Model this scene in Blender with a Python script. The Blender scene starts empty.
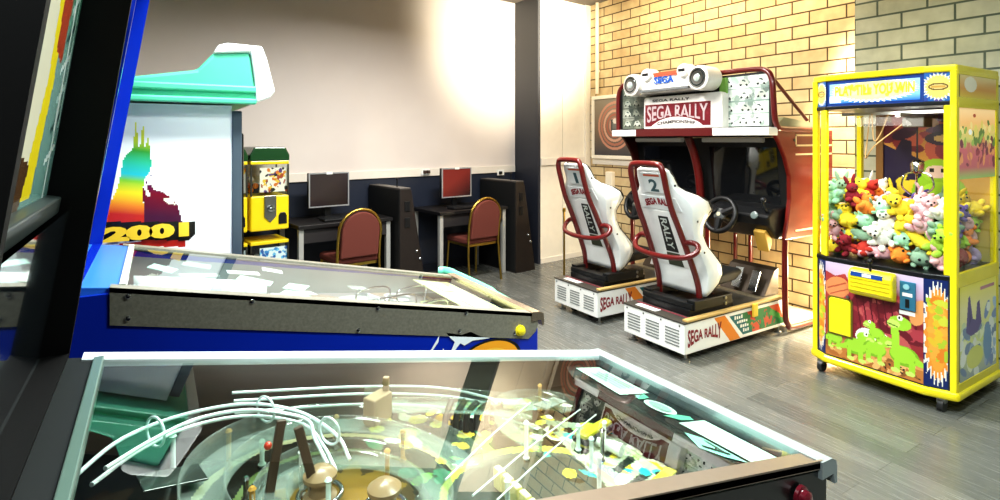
import bpy, math, random
import numpy as np
from mathutils import Vector, Matrix
random.seed(7)
PI = math.pi
SC = bpy.context.scene
COL = SC.collection
F = 554.0            # focal length in pixels of the 1000 px wide frame
HC = 1.52            # camera height

# ------------------------------------------------------------------ materials
def lin(h):
    if isinstance(h, str):
        h = h.lstrip('#')
        c = [int(h[i:i+2], 16)/255 for i in (0, 2, 4)]
    else:
        c = list(h)
    return [x/12.92 if x <= .04045 else ((x+.055)/1.055)**2.4 for x in c]

def nodes(name):
    m = bpy.data.materials.new(name); m.use_nodes = True
    nt = m.node_tree
    return m, nt, nt.nodes['Principled BSDF'], nt.nodes['Material Output']

_mc = {}
def mat(name, col, rough=.5, metal=0., var=.06, scale=12., bump=0., emit=0., coat=0., spec=.5):
    if name in _mc: return _mc[name]
    m, nt, b, out = nodes(name)
    c = lin(col)
    tc = nt.nodes.new('ShaderNodeTexCoord')
    no = nt.nodes.new('ShaderNodeTexNoise'); no.inputs['Scale'].default_value = scale; no.inputs['Detail'].default_value = 4
    nt.links.new(tc.outputs['Object'], no.inputs['Vector'])
    mx = nt.nodes.new('ShaderNodeMix'); mx.data_type = 'RGBA'
    mx.inputs[6].default_value = [max(0, x*(1-var)) for x in c]+[1]
    mx.inputs[7].default_value = [min(1, x*(1+var)) for x in c]+[1]
    nt.links.new(no.outputs['Fac'], mx.inputs[0])
    nt.links.new(mx.outputs[2], b.inputs['Base Color'])
    b.inputs['Roughness'].default_value = rough
    b.inputs['Metallic'].default_value = metal
    b.inputs['Specular IOR Level'].default_value = spec
    b.inputs['Coat Weight'].default_value = coat
    if bump:
        bp = nt.nodes.new('ShaderNodeBump'); bp.inputs['Strength'].default_value = bump; bp.inputs['Distance'].default_value = .004
        nt.links.new(no.outputs['Fac'], bp.inputs['Height']); nt.links.new(bp.outputs[0], b.inputs['Normal'])
    if emit:
        nt.links.new(mx.outputs[2], b.inputs['Emission Color']); b.inputs['Emission Strength'].default_value = emit
    _mc[name] = m
    return m

def painted(name, rough=.4, emit=0., coat=0.):
    if name in _mc: return _mc[name]
    m, nt, b, out = nodes(name)
    a = nt.nodes.new('ShaderNodeAttribute'); a.attribute_name = 'Col'
    nt.links.new(a.outputs['Color'], b.inputs['Base Color'])
    b.inputs['Roughness'].default_value = rough
    b.inputs['Coat Weight'].default_value = coat
    if emit:
        nt.links.new(a.outputs['Color'], b.inputs['Emission Color']); b.inputs['Emission Strength'].default_value = emit
    _mc[name] = m
    return m

def glass(name, tint=(.95, .98, .96), ior=1.6, rough=.0, add=0., refl=(1, 1, 1)):
    if name in _mc: return _mc[name]
    m, nt, b, out = nodes(name)
    nt.nodes.remove(b)
    tr = nt.nodes.new('ShaderNodeBsdfTransparent'); tr.inputs[0].default_value = (*tint, 1)
    gl = nt.nodes.new('ShaderNodeBsdfGlossy'); gl.inputs['Roughness'].default_value = rough; gl.inputs[0].default_value = (*refl, 1)
    fr = nt.nodes.new('ShaderNodeFresnel')
    ge = nt.nodes.new('ShaderNodeNewGeometry'); io = nt.nodes.new('ShaderNodeMath'); io.operation = 'MULTIPLY_ADD'
    io.inputs[1].default_value = 1/ior-ior; io.inputs[2].default_value = ior      # the same pane from either side
    nt.links.new(ge.outputs['Backfacing'], io.inputs[0]); nt.links.new(io.outputs[0], fr.inputs[0])
    ad = nt.nodes.new('ShaderNodeMath'); ad.operation = 'ADD'; ad.use_clamp = True; ad.inputs[1].default_value = add
    mx = nt.nodes.new('ShaderNodeMixShader')
    nt.links.new(fr.outputs[0], ad.inputs[0]); nt.links.new(ad.outputs[0], mx.inputs[0])
    nt.links.new(tr.outputs[0], mx.inputs[1]); nt.links.new(gl.outputs[0], mx.inputs[2])
    nt.links.new(mx.outputs[0], out.inputs[0])
    _mc[name] = m
    return m

def brick(name, c1, c2, cm, off, w=.31, h=.114, mortar=.007):
    m, nt, b, out = nodes(name)
    g = nt.nodes.new('ShaderNodeNewGeometry')
    sp = nt.nodes.new('ShaderNodeSeparateXYZ'); nt.links.new(g.outputs['Position'], sp.inputs[0])
    cb = nt.nodes.new('ShaderNodeCombineXYZ')
    sx = nt.nodes.new('ShaderNodeMath'); sx.operation = 'ADD'; sx.inputs[1].default_value = 10+off[0]
    sz = nt.nodes.new('ShaderNodeMath'); sz.operation = 'ADD'; sz.inputs[1].default_value = h*100-off[1]
    nt.links.new(sp.outputs[1], sx.inputs[0]); nt.links.new(sp.outputs[2], sz.inputs[0])
    nt.links.new(sx.outputs[0], cb.inputs[0]); nt.links.new(sz.outputs[0], cb.inputs[1])
    br = nt.nodes.new('ShaderNodeTexBrick')
    br.inputs['Scale'].default_value = 1; br.inputs['Brick Width'].default_value = w; br.inputs['Row Height'].default_value = h
    br.inputs['Mortar Size'].default_value = mortar; br.inputs['Mortar Smooth'].default_value = .3
    br.inputs['Color1'].default_value = lin(c1)+[1]; br.inputs['Color2'].default_value = lin(c2)+[1]; br.inputs['Mortar'].default_value = lin(cm)+[1]
    nt.links.new(cb.outputs[0], br.inputs['Vector'])
    no = nt.nodes.new('ShaderNodeTexNoise'); no.inputs['Scale'].default_value = 9; no.inputs['Detail'].default_value = 8
    nt.links.new(g.outputs['Position'], no.inputs['Vector'])
    mx = nt.nodes.new('ShaderNodeMix'); mx.data_type = 'RGBA'; mx.blend_type = 'OVERLAY'; mx.inputs[0].default_value = .35
    nt.links.new(br.outputs['Color'], mx.inputs[6]); nt.links.new(no.outputs['Fac'], mx.inputs[7])
    nt.links.new(mx.outputs[2], b.inputs['Base Color'])
    b.inputs['Roughness'].default_value = .75
    bp = nt.nodes.new('ShaderNodeBump'); bp.inputs['Strength'].default_value = .6; bp.inputs['Distance'].default_value = .008; bp.invert = True
    nt.links.new(br.outputs['Fac'], bp.inputs['Height']); nt.links.new(bp.outputs[0], b.inputs['Normal'])
    return m

# ------------------------------------------------------------------ mesh builder
class MB:
    def __init__(s, off=(0, 0, 0)):
        s.v = []; s.f = []; s.off = Vector(off)
    def add(s, vs, fs):
        n = len(s.v); s.v += [tuple(v) for v in vs]; s.f += [tuple(i+n for i in f) for f in fs]; return s
    def box(s, x0, x1, y0, y1, z0, z1):
        vs = [(x, y, z) for z in (z0, z1) for y in (y0, y1) for x in (x0, x1)]
        return s.add(vs, [(0, 2, 3, 1), (4, 5, 7, 6), (0, 1, 5, 4), (2, 6, 7, 3), (0, 4, 6, 2), (1, 3, 7, 5)])
    def obox(s, c, size, rot):
        M = rot if isinstance(rot, Matrix) else Matrix.Rotation(rot, 3, 'Z')
        c = Vector(c)
        vs = [c + M @ Vector((x*size[0]/2, y*size[1]/2, z*size[2]/2)) for z in (-1, 1) for y in (-1, 1) for x in (-1, 1)]
        return s.add(vs, [(0, 2, 3, 1), (4, 5, 7, 6), (0, 1, 5, 4), (2, 6, 7, 3), (0, 4, 6, 2), (1, 3, 7, 5)])
    def prism(s, poly, a, b, axis='y'):
        """poly: 2d points; axis y: (x,z); axis x: (y,z); axis z: (x,y)"""
        def P(p, t):
            return {'y': (p[0], t, p[1]), 'x': (t, p[0], p[1]), 'z': (p[0], p[1], t)}[axis]
        n = len(poly)
        vs = [P(p, a) for p in poly]+[P(p, b) for p in poly]
        fs = [tuple(range(n)), tuple(range(2*n-1, n-1, -1))]+[(i, (i+1) % n, n+(i+1) % n, n+i) for i in range(n)]
        return s.add(vs, fs)
    def tube(s, pts, r, n=10, closed=False, cap=True):
        pts = [Vector(p) for p in pts]; m = len(pts)
        rs = r if isinstance(r, (list, tuple)) else [r]*m
        T = []
        for i in range(m):
            if closed: t = pts[(i+1) % m]-pts[i-1]
            else: t = pts[min(i+1, m-1)]-pts[max(i-1, 0)]
            T.append(t.normalized())
        up = Vector((0, 0, 1)) if abs(T[0].z) < .9 else Vector((1, 0, 0))
        nrm = (up-T[0]*up.dot(T[0])).normalized()
        vs = []
        for i in range(m):
            nrm = (nrm-T[i]*nrm.dot(T[i])).normalized()
            bn = T[i].cross(nrm)
            for k in range(n):
                a = 2*PI*k/n
                vs.append(pts[i]+(nrm*math.cos(a)+bn*math.sin(a))*rs[i])
        fs = []
        for i in range(m if closed else m-1):
            j = (i+1) % m
            for k in range(n):
                fs.append((i*n+k, i*n+(k+1) % n, j*n+(k+1) % n, j*n+k))
        if cap and not closed:
            fs.append(tuple(range(n-1, -1, -1))); fs.append(tuple((m-1)*n+k for k in range(n)))
        return s.add(vs, fs)
    def cyl(s, p0, p1, r0, r1=None, n=20):
        return s.tube([p0, p1], [r0, r0 if r1 is None else r1], n)
    def lathe(s, prof, c, axis=(0, 0, 1), n=24):
        """prof: list of (radius, height along axis)"""
        ax = Vector(axis).normalized(); up = Vector((0, 0, 1)) if abs(ax.z) < .9 else Vector((1, 0, 0))
        u = (up-ax*up.dot(ax)).normalized(); w = ax.cross(u); c = Vector(c)
        vs = []
        for r, h in prof:
            for k in range(n):
                a = 2*PI*k/n
                vs.append(c+ax*h+(u*math.cos(a)+w*math.sin(a))*max(r, 1e-5))
        fs = []
        for i in range(len(prof)-1):
            for k in range(n):
                fs.append((i*n+k, i*n+(k+1) % n, (i+1)*n+(k+1) % n, (i+1)*n+k))
        fs.append(tuple(range(n-1, -1, -1))); fs.append(tuple((len(prof)-1)*n+k for k in range(n)))
        return s.add(vs, fs)
    def ell(s, c, r, rot=None, n=14, m=9):
        c = Vector(c); M = rot or Matrix.Identity(3)
        if not isinstance(r, (list, tuple)): r = (r, r, r)
        vs = [c+M @ Vector((0, 0, -r[2]))]
        for i in range(1, m):
            th = -PI/2+PI*i/m
            for k in range(n):
                a = 2*PI*k/n
                vs.append(c+M @ Vector((r[0]*math.cos(th)*math.cos(a), r[1]*math.cos(th)*math.sin(a), r[2]*math.sin(th))))
        vs.append(c+M @ Vector((0, 0, r[2])))
        fs = [(0, 1+(k+1) % n, 1+k) for k in range(n)]
        for i in range(m-2):
            for k in range(n):
                a = 1+i*n; fs.append((a+k, a+(k+1) % n, a+n+(k+1) % n, a+n+k))
        e = len(vs)-1; a = 1+(m-2)*n
        fs += [(a+k, a+(k+1) % n, e) for k in range(n)]
        return s.add(vs, fs)
    def torus(s, c, R, r, axis=(0, 0, 1), n=32, m=10, a0=0, a1=2*PI):
        ax = Vector(axis).normalized(); up = Vector((0, 0, 1)) if abs(ax.z) < .9 else Vector((1, 0, 0))
        u = (up-ax*up.dot(ax)).normalized(); w = ax.cross(u); c = Vector(c)
        full = abs(a1-a0-2*PI) < 1e-6
        k = n if full else n+1
        pts = [c+(u*math.cos(a0+(a1-a0)*i/n)+w*math.sin(a0+(a1-a0)*i/n))*R for i in range(k)]
        return s.tube(pts, r, m, closed=full)
    def grid(s, rows):
        n = len(rows[0]); vs = [p for r in rows for p in r]
        return s.add(vs, [(i*n+k, i*n+k+1, (i+1)*n+k+1, (i+1)*n+k) for i in range(len(rows)-1) for k in range(n-1)])
    def build(s, name, m, parent=None, smooth=False, bevel=0, seg=2, solid=0, sub=0):
        me = bpy.data.meshes.new(name)
        o = s.off
        me.from_pydata([(v[0]-o.x, v[1]-o.y, v[2]-o.z) for v in s.v], [], s.f)
        me.validate(); me.update()
        import bmesh
        bm = bmesh.new(); bm.from_mesh(me)
        bmesh.ops.recalc_face_normals(bm, faces=bm.faces); bm.to_mesh(me); bm.free()
        if m: me.materials.append(m)
        if smooth:
            me.polygons.foreach_set('use_smooth', [True]*len(me.polygons))
            me.set_sharp_from_angle(angle=math.radians(40))
        ob = bpy.data.objects.new(name, me); COL.objects.link(ob)
        if parent: ob.parent = parent
        if solid:
            md = ob.modifiers.new('Solid', 'SOLIDIFY'); md.thickness = solid; md.offset = 0
        if bevel:
            md = ob.modifiers.new('Bevel', 'BEVEL'); md.width = bevel; md.segments = seg; md.limit_method = 'ANGLE'; md.angle_limit = math.radians(40)
        if sub:
            md = ob.modifiers.new('Sub', 'SUBSURF'); md.levels = sub; md.render_levels = sub
        return ob

def tag(o, label=None, cat=None, group=None, kind=None):
    if label: o['label'] = label
    if cat: o['category'] = cat
    if group: o['group'] = group
    if kind: o['kind'] = kind
    return o
def empty(name, loc=(0, 0, 0), rz=0):
    o = bpy.data.objects.new(name, None); COL.objects.link(o); o.location = loc; o.rotation_euler = (0, 0, rz); o.empty_display_size = .1
    return o
def copy_tree(o, parent=None):
    c = o.copy(); COL.objects.link(c)
    if parent: c.parent = parent
    for ch in list(o.children): copy_tree(ch, c)
    return c

# ------------------------------------------------------------------ painted panels
class Cv:
    """a small colour canvas turned into a finely divided painted mesh; u right, v up, both in units of the panel's height"""
    def __init__(s, W, H, n, bg):
        s.W, s.H = W, H; s.nv = n; s.nu = max(2, int(round(n*W/H)))
        u = (np.arange(s.nu)+.5)/s.nu*(W/H); v = (np.arange(s.nv)+.5)/s.nv
        s.U, s.V = np.meshgrid(u, v); s.a = W/H
        s.c = np.zeros((s.nv, s.nu, 3)); s.c[:] = lin(bg)
    def put(s, m, col, alpha=1.):
        if isinstance(col, np.ndarray): s.c[m] = s.c[m]*(1-alpha)+col[m]*alpha
        else: s.c[m] = s.c[m]*(1-alpha)+np.array(lin(col))*alpha
        return s
    def ell_m(s, cx, cy, rx, ry, rot=0):
        dx, dy = s.U-cx, s.V-cy; c, q = math.cos(rot), math.sin(rot)
        return ((dx*c+dy*q)/rx)**2+((-dx*q+dy*c)/ry)**2 <= 1
    def ell(s, cx, cy, rx, ry, col, rot=0, alpha=1.): return s.put(s.ell_m(cx, cy, rx, ry, rot), col, alpha)
    def poly_m(s, pts):
        m = np.zeros(s.U.shape, bool); n = len(pts)
        for i in range(n):
            x0, y0 = pts[i]; x1, y1 = pts[(i+1) % n]
            if y0 == y1: continue
            cond = ((y0 > s.V) != (y1 > s.V)) & (s.U < (x1-x0)*(s.V-y0)/(y1-y0)+x0)
            m ^= cond
        return m
    def poly(s, pts, col, alpha=1.): return s.put(s.poly_m(pts), col, alpha)
    def rect(s, u0, u1, v0, v1, col, alpha=1.): return s.put((s.U >= u0) & (s.U <= u1) & (s.V >= v0) & (s.V <= v1), col, alpha)
    def line(s, x0, y0, x1, y1, w, col, alpha=1.):
        dx, dy = x1-x0, y1-y0; L = dx*dx+dy*dy+1e-9
        t = np.clip(((s.U-x0)*dx+(s.V-y0)*dy)/L, 0, 1)
        return s.put((s.U-x0-t*dx)**2+(s.V-y0-t*dy)**2 <= w*w/4, col, alpha)
    def star(s, cx, cy, rx, ry, n, inner, col, ph=0):
        th = np.arctan2((s.V-cy)/ry, (s.U-cx)/rx)+ph; r = np.sqrt(((s.V-cy)/ry)**2+((s.U-cx)/rx)**2)
        tri = np.abs(((th*n/(2*PI)) % 1)-.5)*2
        return s.put(r <= inner+(1-inner)*tri, col)
    def ring(s, cx, cy, r, w, col, alpha=1.):
        d = np.sqrt((s.U-cx)**2+(s.V-cy)**2); return s.put(np.abs(d-r) <= w/2, col, alpha)
    def grad(s, stops, t):
        """stops: [(t, hex)...] along array t -> colour array"""
        out = np.zeros(s.c.shape); ts = [a for a, _ in stops]; cs = np.array([lin(c) for _, c in stops])
        for k in range(3): out[..., k] = np.interp(t, ts, cs[:, k])
        return out
    def blotch(s, cols, n, r0, r1, seed, box=None, alpha=1.):
        R = random.Random(seed); b = box or (0, s.a, 0, 1)
        for i in range(n):
            s.ell(R.uniform(b[0], b[1]), R.uniform(b[2], b[3]), R.uniform(r0, r1), R.uniform(r0, r1)*.7, R.choice(cols), R.uniform(0, PI), alpha)
        return s
    def mesh(s, name, O, U, V, m, parent=None, off=(0, 0, 0), fn=None):
        O = np.array(O, float)-np.array(off, float); U = np.array(U, float); V = np.array(V, float)
        gu, gv = np.meshgrid(np.arange(s.nu+1)/s.nu, np.arange(s.nv+1)/s.nv)
        P = O+gu[..., None]*s.W*U+gv[..., None]*s.H*V
        if fn is not None: P = fn(P, gu, gv)
        P = P.reshape(-1, 3)
        i, j = np.meshgrid(np.arange(s.nu), np.arange(s.nv)); a = (j*(s.nu+1)+i).ravel()
        q = np.stack([a, a+1, a+s.nu+2, a+s.nu+1], 1)
        me = bpy.data.meshes.new(name); me.from_pydata(P.tolist(), [], q.tolist())
        at = me.color_attributes.new('Col', 'FLOAT_COLOR', 'CORNER')
        cc = np.ones((s.nu*s.nv, 4, 4)); cc[:, :, :3] = s.c.reshape(-1, 1, 3)
        at.data.foreach_set('color', cc.ravel())
        me.materials.append(m)
        ob = bpy.data.objects.new(name, me); COL.objects.link(ob)
        if parent: ob.parent = parent
        return ob

def lettering(name, txt, O, U, V, w, h, m, parent, off=(0, 0, 0), bold=.02, fn=None, shear=0.):
    cu = bpy.data.curves.new(name, 'FONT'); cu.body = txt; cu.size = 1; cu.offset = bold; cu.resolution_u = 3; cu.shear = shear
    t = bpy.data.objects.new(name, cu); COL.objects.link(t)
    dg = bpy.context.evaluated_depsgraph_get(); dg.update()
    me = bpy.data.meshes.new_from_object(t.evaluated_get(dg))
    bpy.data.objects.remove(t)
    xs = [v.co.x for v in me.vertices]; ys = [v.co.y for v in me.vertices]
    x0, x1, y0, y1 = min(xs), max(xs), min(ys), max(ys)
    O, U, V, of = Vector(O), Vector(U), Vector(V), Vector(off)
    for v in me.vertices:
        a, b = (v.co.x-x0)/(x1-x0), (v.co.y-y0)/(y1-y0)
        if fn: a, b = fn(a, b)
        v.co = O+U*(a*w)+V*(b*h)-of
    me.materials.clear(); me.materials.append(m)
    ob = bpy.data.objects.new(name, me); COL.objects.link(ob); ob.parent = parent
    return ob

def arc(c, r, a0, a1, n, z=0., plane='xy'):
    out = []
    for i in range(n+1):
        a = a0+(a1-a0)*i/n; p, q = c[0]+r*math.cos(a), c[1]+r*math.sin(a)
        out.append({'xy': (p, q, z), 'xz': (p, z, q), 'yz': (z, p, q)}[plane])
    return out
def smooth_path(pts, k=6):
    """Catmull-Rom through the points"""
    P = [Vector(p) for p in pts]; P = [2*P[0]-P[1]]+P+[2*P[-1]-P[-2]]; out = []
    for i in range(1, len(P)-2):
        for j in range(k):
            t = j/k; a, b, c, d = P[i-1:i+3]
            out.append(.5*((2*b)+(c-a)*t+(2*a-5*b+4*c-d)*t*t+(3*b-a-3*c+d)*t**3))
    out.append(P[-2]); return out

# ------------------------------------------------------------------ camera
cam = bpy.data.cameras.new('camera'); co = bpy.data.objects.new('camera', cam); COL.objects.link(co)
cam.sensor_width = 36; cam.lens = 36*F/1000; cam.shift_y = -.110; cam.clip_start = .02
co.location = (0, 0, HC); co.rotation_euler = (PI/2, 0, -math.atan2(.528, .849))
SC.camera = co

# common materials
BLACK = mat('black plastic', '#17181a', .35)
BLACKM = mat('matt black', '#141516', .6)
CHROME = mat('polished metal', '#c9cdd0', .16, 1.)
STEEL = mat('brushed steel', '#a9aaa8', .3, 1., var=.15, scale=60)
WHITEP = mat('white plastic', '#eeeeea', .35)
RED = mat('red enamel', '#641515', .28, coat=.4)
DARKMETAL = mat('dark metal', '#3b3d40', .4, .6)
RUBBER = mat('rubber', '#1a1a1a', .7)
CLEAR = glass('clear plastic', (.93, .97, .95), 1.5, .03, .02)

# ------------------------------------------------------------------ room
def structure(o, kind='structure'): o['kind'] = kind; return o
def plank_floor():
    m, nt, b, out = nodes('grey plank vinyl')
    g = nt.nodes.new('ShaderNodeNewGeometry')
    mp = nt.nodes.new('ShaderNodeMapping'); mp.inputs['Rotation'].default_value = (0, 0, PI/2); mp.inputs['Location'].default_value = (20, 20, 0)
    nt.links.new(g.outputs['Position'], mp.inputs[0])
    br = nt.nodes.new('ShaderNodeTexBrick'); br.offset = .37
    br.inputs['Scale'].default_value = 1; br.inputs['Brick Width'].default_value = 1.2; br.inputs['Row Height'].default_value = .15
    br.inputs['Mortar Size'].default_value = .0012
    br.inputs['Color1'].default_value = lin('#7c7d78')+[1]; br.inputs['Color2'].default_value = lin('#6a6c68')+[1]; br.inputs['Mortar'].default_value = lin('#4a4b48')+[1]
    nt.links.new(mp.outputs[0], br.inputs['Vector'])
    m2 = nt.nodes.new('ShaderNodeMapping'); m2.inputs['Scale'].default_value = (22, 1.6, 1); nt.links.new(g.outputs['Position'], m2.inputs[0])
    no = nt.nodes.new('ShaderNodeTexNoise'); no.inputs['Scale'].default_value = 3; no.inputs['Detail'].default_value = 8; no.inputs['Roughness'].default_value = .7
    nt.links.new(m2.outputs[0], no.inputs['Vector'])
    rp = nt.nodes.new('ShaderNodeValToRGB'); rp.color_ramp.elements[0].position = .35; rp.color_ramp.elements[1].position = .7
    rp.color_ramp.elements[0].color = (.6, .6, .6, 1); rp.color_ramp.elements[1].color = (1.05, 1.05, 1.05, 1)
    nt.links.new(no.outputs['Fac'], rp.inputs[0])
    mx = nt.nodes.new('ShaderNodeMix'); mx.data_type = 'RGBA'; mx.blend_type = 'MULTIPLY'; mx.inputs[0].default_value = .8
    nt.links.new(br.outputs['Color'], mx.inputs[6]); nt.links.new(rp.outputs[0], mx.inputs[7]); nt.links.new(mx.outputs[2], b.inputs['Base Color'])
    rr = nt.nodes.new('ShaderNodeMapRange'); rr.inputs[3].default_value = .16; rr.inputs[4].default_value = .36
    nt.links.new(no.outputs['Fac'], rr.inputs[0]); nt.links.new(rr.outputs[0], b.inputs['Roughness'])
    b.inputs['Specular IOR Level'].default_value = .7
    return m
structure(MB().box(-4, 6.5, -4, 7.5, -.1, 0).build('floor', plank_floor()))
structure(MB().box(-4, 6.5, -4, 7.5, 3.3, 3.4).build('ceiling', mat('ceiling paint', '#6b645d', .8)))
# back wall: a slightly skewed line through (3.98, 6.03)
WS = .1242
def wy(x): return 6.03+WS*(x-3.98)
WA = math.atan(WS)
DADO = 1.106
def two_tone():
    m, nt, b, out = nodes('cream over navy wall paint')
    g = nt.nodes.new('ShaderNodeNewGeometry'); sp = nt.nodes.new('ShaderNodeSeparateXYZ'); nt.links.new(g.outputs['Position'], sp.inputs[0])
    cm = nt.nodes.new('ShaderNodeMath'); cm.operation = 'GREATER_THAN'; cm.inputs[1].default_value = DADO; nt.links.new(sp.outputs[2], cm.inputs[0])
    no = nt.nodes.new('ShaderNodeTexNoise'); no.inputs['Scale'].default_value = 2.2; no.inputs['Detail'].default_value = 6; nt.links.new(g.outputs['Position'], no.inputs['Vector'])
    w = nt.nodes.new('ShaderNodeMix'); w.data_type = 'RGBA'; w.inputs[6].default_value = lin('#d8cdc6')+[1]; w.inputs[7].default_value = lin('#e2dad4')+[1]
    nt.links.new(no.outputs['Fac'], w.inputs[0])
    mx = nt.nodes.new('ShaderNodeMix'); mx.data_type = 'RGBA'; mx.inputs[6].default_value = lin('#232a3a')+[1]
    nt.links.new(cm.outputs[0], mx.inputs[0]); nt.links.new(w.outputs[2], mx.inputs[7]); nt.links.new(mx.outputs[2], b.inputs['Base Color'])
    b.inputs['Roughness'].default_value = .55
    return m
def skew(x0, x1, d0, d1, z0, z1):
    """box along the back wall; d measured out from the wall face into the room"""
    n = Vector((WS, -1)).normalized()
    vs = []
    for z in (z0, z1):
        for d in (d0, d1):
            for x in (x0, x1): vs.append((x+n.x*d, wy(x)+n.y*d, z))
    return vs, [(0, 2, 3, 1), (4, 5, 7, 6), (0, 1, 5, 4), (2, 6, 7, 3), (0, 4, 6, 2), (1, 3, 7, 5)]
structure(MB().add(*skew(-4, 4.1, -.1, 0, 0, 3.3)).build('wall_back', two_tone()))
TRUNK = mat('cream trunking', '#e4ddd2', .4)
structure(MB().add(*skew(-4, 3.97, 0, .02, DADO, DADO+.085)).build('trim_1', TRUNK, bevel=.003))
structure(MB().add(*skew(-4, 3.97, 0, .012, 0, .1)).build('baseboard_back', mat('navy skirting', '#1b202c', .5)))
# the return wall: dark face, then the cream front face running to the brick
m, nt, b, out = nodes('return paint lit at top')
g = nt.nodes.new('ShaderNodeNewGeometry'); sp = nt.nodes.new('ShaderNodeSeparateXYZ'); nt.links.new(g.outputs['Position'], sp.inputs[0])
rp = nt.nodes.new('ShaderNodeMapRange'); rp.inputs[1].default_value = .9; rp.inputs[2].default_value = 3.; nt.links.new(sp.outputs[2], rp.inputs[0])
mx = nt.nodes.new('ShaderNodeMix'); mx.data_type = 'RGBA'; mx.inputs[6].default_value = lin('#262a36')+[1]; mx.inputs[7].default_value = lin('#4a4c50')+[1]  # light on the upper part is put into the paint colour
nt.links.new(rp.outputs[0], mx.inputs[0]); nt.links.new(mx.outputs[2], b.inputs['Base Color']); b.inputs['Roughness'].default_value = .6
def fy(x): return 5.52+WS*(x-4.0)
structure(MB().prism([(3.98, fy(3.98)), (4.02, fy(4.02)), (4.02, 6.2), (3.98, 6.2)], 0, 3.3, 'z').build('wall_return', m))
CREAM = mat('cream panel paint', '#ebe4d6', .45)
structure(MB().prism([(4.02, fy(4.02)), (4.40, fy(4.40)), (4.40, fy(4.40)+.1), (4.02, fy(4.02)+.1)], 0, 3.3, 'z').build('wall_alcove', CREAM))
structure(MB().prism([(4.41, fy(4.41)+.004), (4.80, fy(4.80)+.004), (4.80, fy(4.80)+.1), (4.41, fy(4.41)+.1)], 0, 3.3, 'z').build('door_1', mat('cream door paint', '#f0eadc', .4)))
structure(MB().prism([(4.39, fy(4.40)+.02), (4.42, fy(4.40)+.02), (4.42, fy(4.40)+.06), (4.39, fy(4.40)+.06)], 0, 3.3, 'z').build('trim_2', BLACKM))
structure(MB().prism([(4.80, fy(4.80)-.03), (4.9, fy(4.9)-.03), (4.9, fy(4.9)+.1), (4.80, fy(4.8)+.1)], 0, 3.3, 'z').build('trim_3', CREAM, bevel=.004))
structure(MB().prism([(4.02, fy(4.02)-.02), (4.80, fy(4.8)-.02), (4.80, fy(4.8)), (4.02, fy(4.02))], DADO+.1, DADO+.19, 'z').build('trim_4', TRUNK, bevel=.003))
structure(MB().prism([(4.02, fy(4.02)-.012), (4.80, fy(4.8)-.012), (4.80, fy(4.8)), (4.02, fy(4.02))], 0, .06, 'z').build('baseboard_alcove', TRUNK))
YB = brick('yellow brick', '#d8c49c', '#c6ae84', '#4f3d28', (0, 2.656), mortar=.0075)
GB = brick('grey green brick', '#c6c6b0', '#b5b69e', '#5c675a', (.1, 2.314), mortar=.008)
structure(MB().box(4.9, 5.05, 2.0, 6.5, 0, 3.3).build('wall_right', YB))
structure(MB().box(4.5, 5.05, -4, 2.145, 0, 3.3).build('wall_right_near', GB))
structure(MB().box(-4.1, -4, -4, 7.5, 0, 3.3).build('wall_left', mat('rear wall paint', '#8d8a86', .7)))
structure(MB().box(-4, 6.5, -4.1, -4, 0, 3.3).build('wall_front', mat('rear wall paint', '#8d8a86', .7)))
structure(MB().box(4.885, 4.9, 2.145, 5.55, DADO+.1, DADO+.17).build('trim_5', TRUNK))

# small things on the walls
o = MB((4.87, 5.44, 0)).cyl((4.87, 5.44, 2.12), (4.87, 5.44, 3.3), .024).box(4.87, 4.9, 5.42, 5.46, 2.4, 2.43).build('conduit_pipe', mat('cream pipe', '#e6dcc6', .4), smooth=True)
o.location = (4.87, 5.44, 0); tag(o, 'cream vertical pipe on the yellow brick wall above the framed picture', 'pipe')
pc = (4.875, 5.12, 1.69)
fr = empty('framed_picture', pc); tag(fr, 'white framed picture of pink rings on the yellow brick wall', 'picture')
mb = MB(pc)
y0, y1, z0, z1 = 4.70, 5.54, 1.28, 2.09
for a in ((y0, y1, z0, z0+.045), (y0, y1, z1-.045, z1), (y0, y0+.045, z0+.045, z1-.045), (y1-.045, y1, z0+.045, z1-.045)):
    mb.box(4.855, 4.897, a[0], a[1], a[2], a[3])
mb.build('frame', mat('white frame', '#efe8da', .4), fr, bevel=.004)
c = Cv(.75, .72, 110, '#5f5148')
c.put(c.V > -1, c.grad([(0, '#3c3d46'), (.45, '#7c6a5a'), (1, '#8d8576')], c.V))
for k, r in enumerate((.40, .33, .26, .19, .12)):
    c.ring(.52, .52, r, .045, ['#c98f78', '#b5745f', '#d6a58f', '#a7604e', '#c08a78'][k], .85)
c.rect(.43, .62, .43, .63, '#45484a'); c.rect(.46, .6, .46, .56, '#6d7270'); c.ell(.53, .6, .06, .05, '#d8d4cc')
c.mesh('picture_print', (4.872, y1-.045, z0+.045), (0, -1, 0), (0, 0, 1), painted('print paper', .35), fr, pc)
def socket(x, dz, label, cols):
    n = Vector((WS, -1)).normalized(); p = (x+n.x*.02, wy(x)+n.y*.02, DADO+dz)
    r = empty('power_socket', p, WA); tag(r, label, 'socket')
    MB().box(-.055, .055, -.012, 0, -.035, .035).build('cover_plate', WHITEP, r, bevel=.003)
    for k, cc in enumerate(cols):
        MB().box(-.035+.045*k, -.005+.045*k, -.05, -.012, -.018, .018).build('plug', cc, r, bevel=.003)
socket(2.62, .05, 'white power socket with two brown plugs on the trunking above the first coin cabinet', [mat('brown plug', '#4a3832', .5)]*2)
socket(3.72, .0, 'white power socket with a black plug above the second coin cabinet', [BLACK])
bp_ = MB((3.76, 4.73, 0)).lathe([(.10, 0), (.10, .012), (.03, .03), (.011, .05), (.011, .74), (.02, .75), (.016, .78), (0, .79)], (3.76, 4.73, 0)).build('brass_post', mat('brass', '#b99a4a', .3, 1.), smooth=True)
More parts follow.
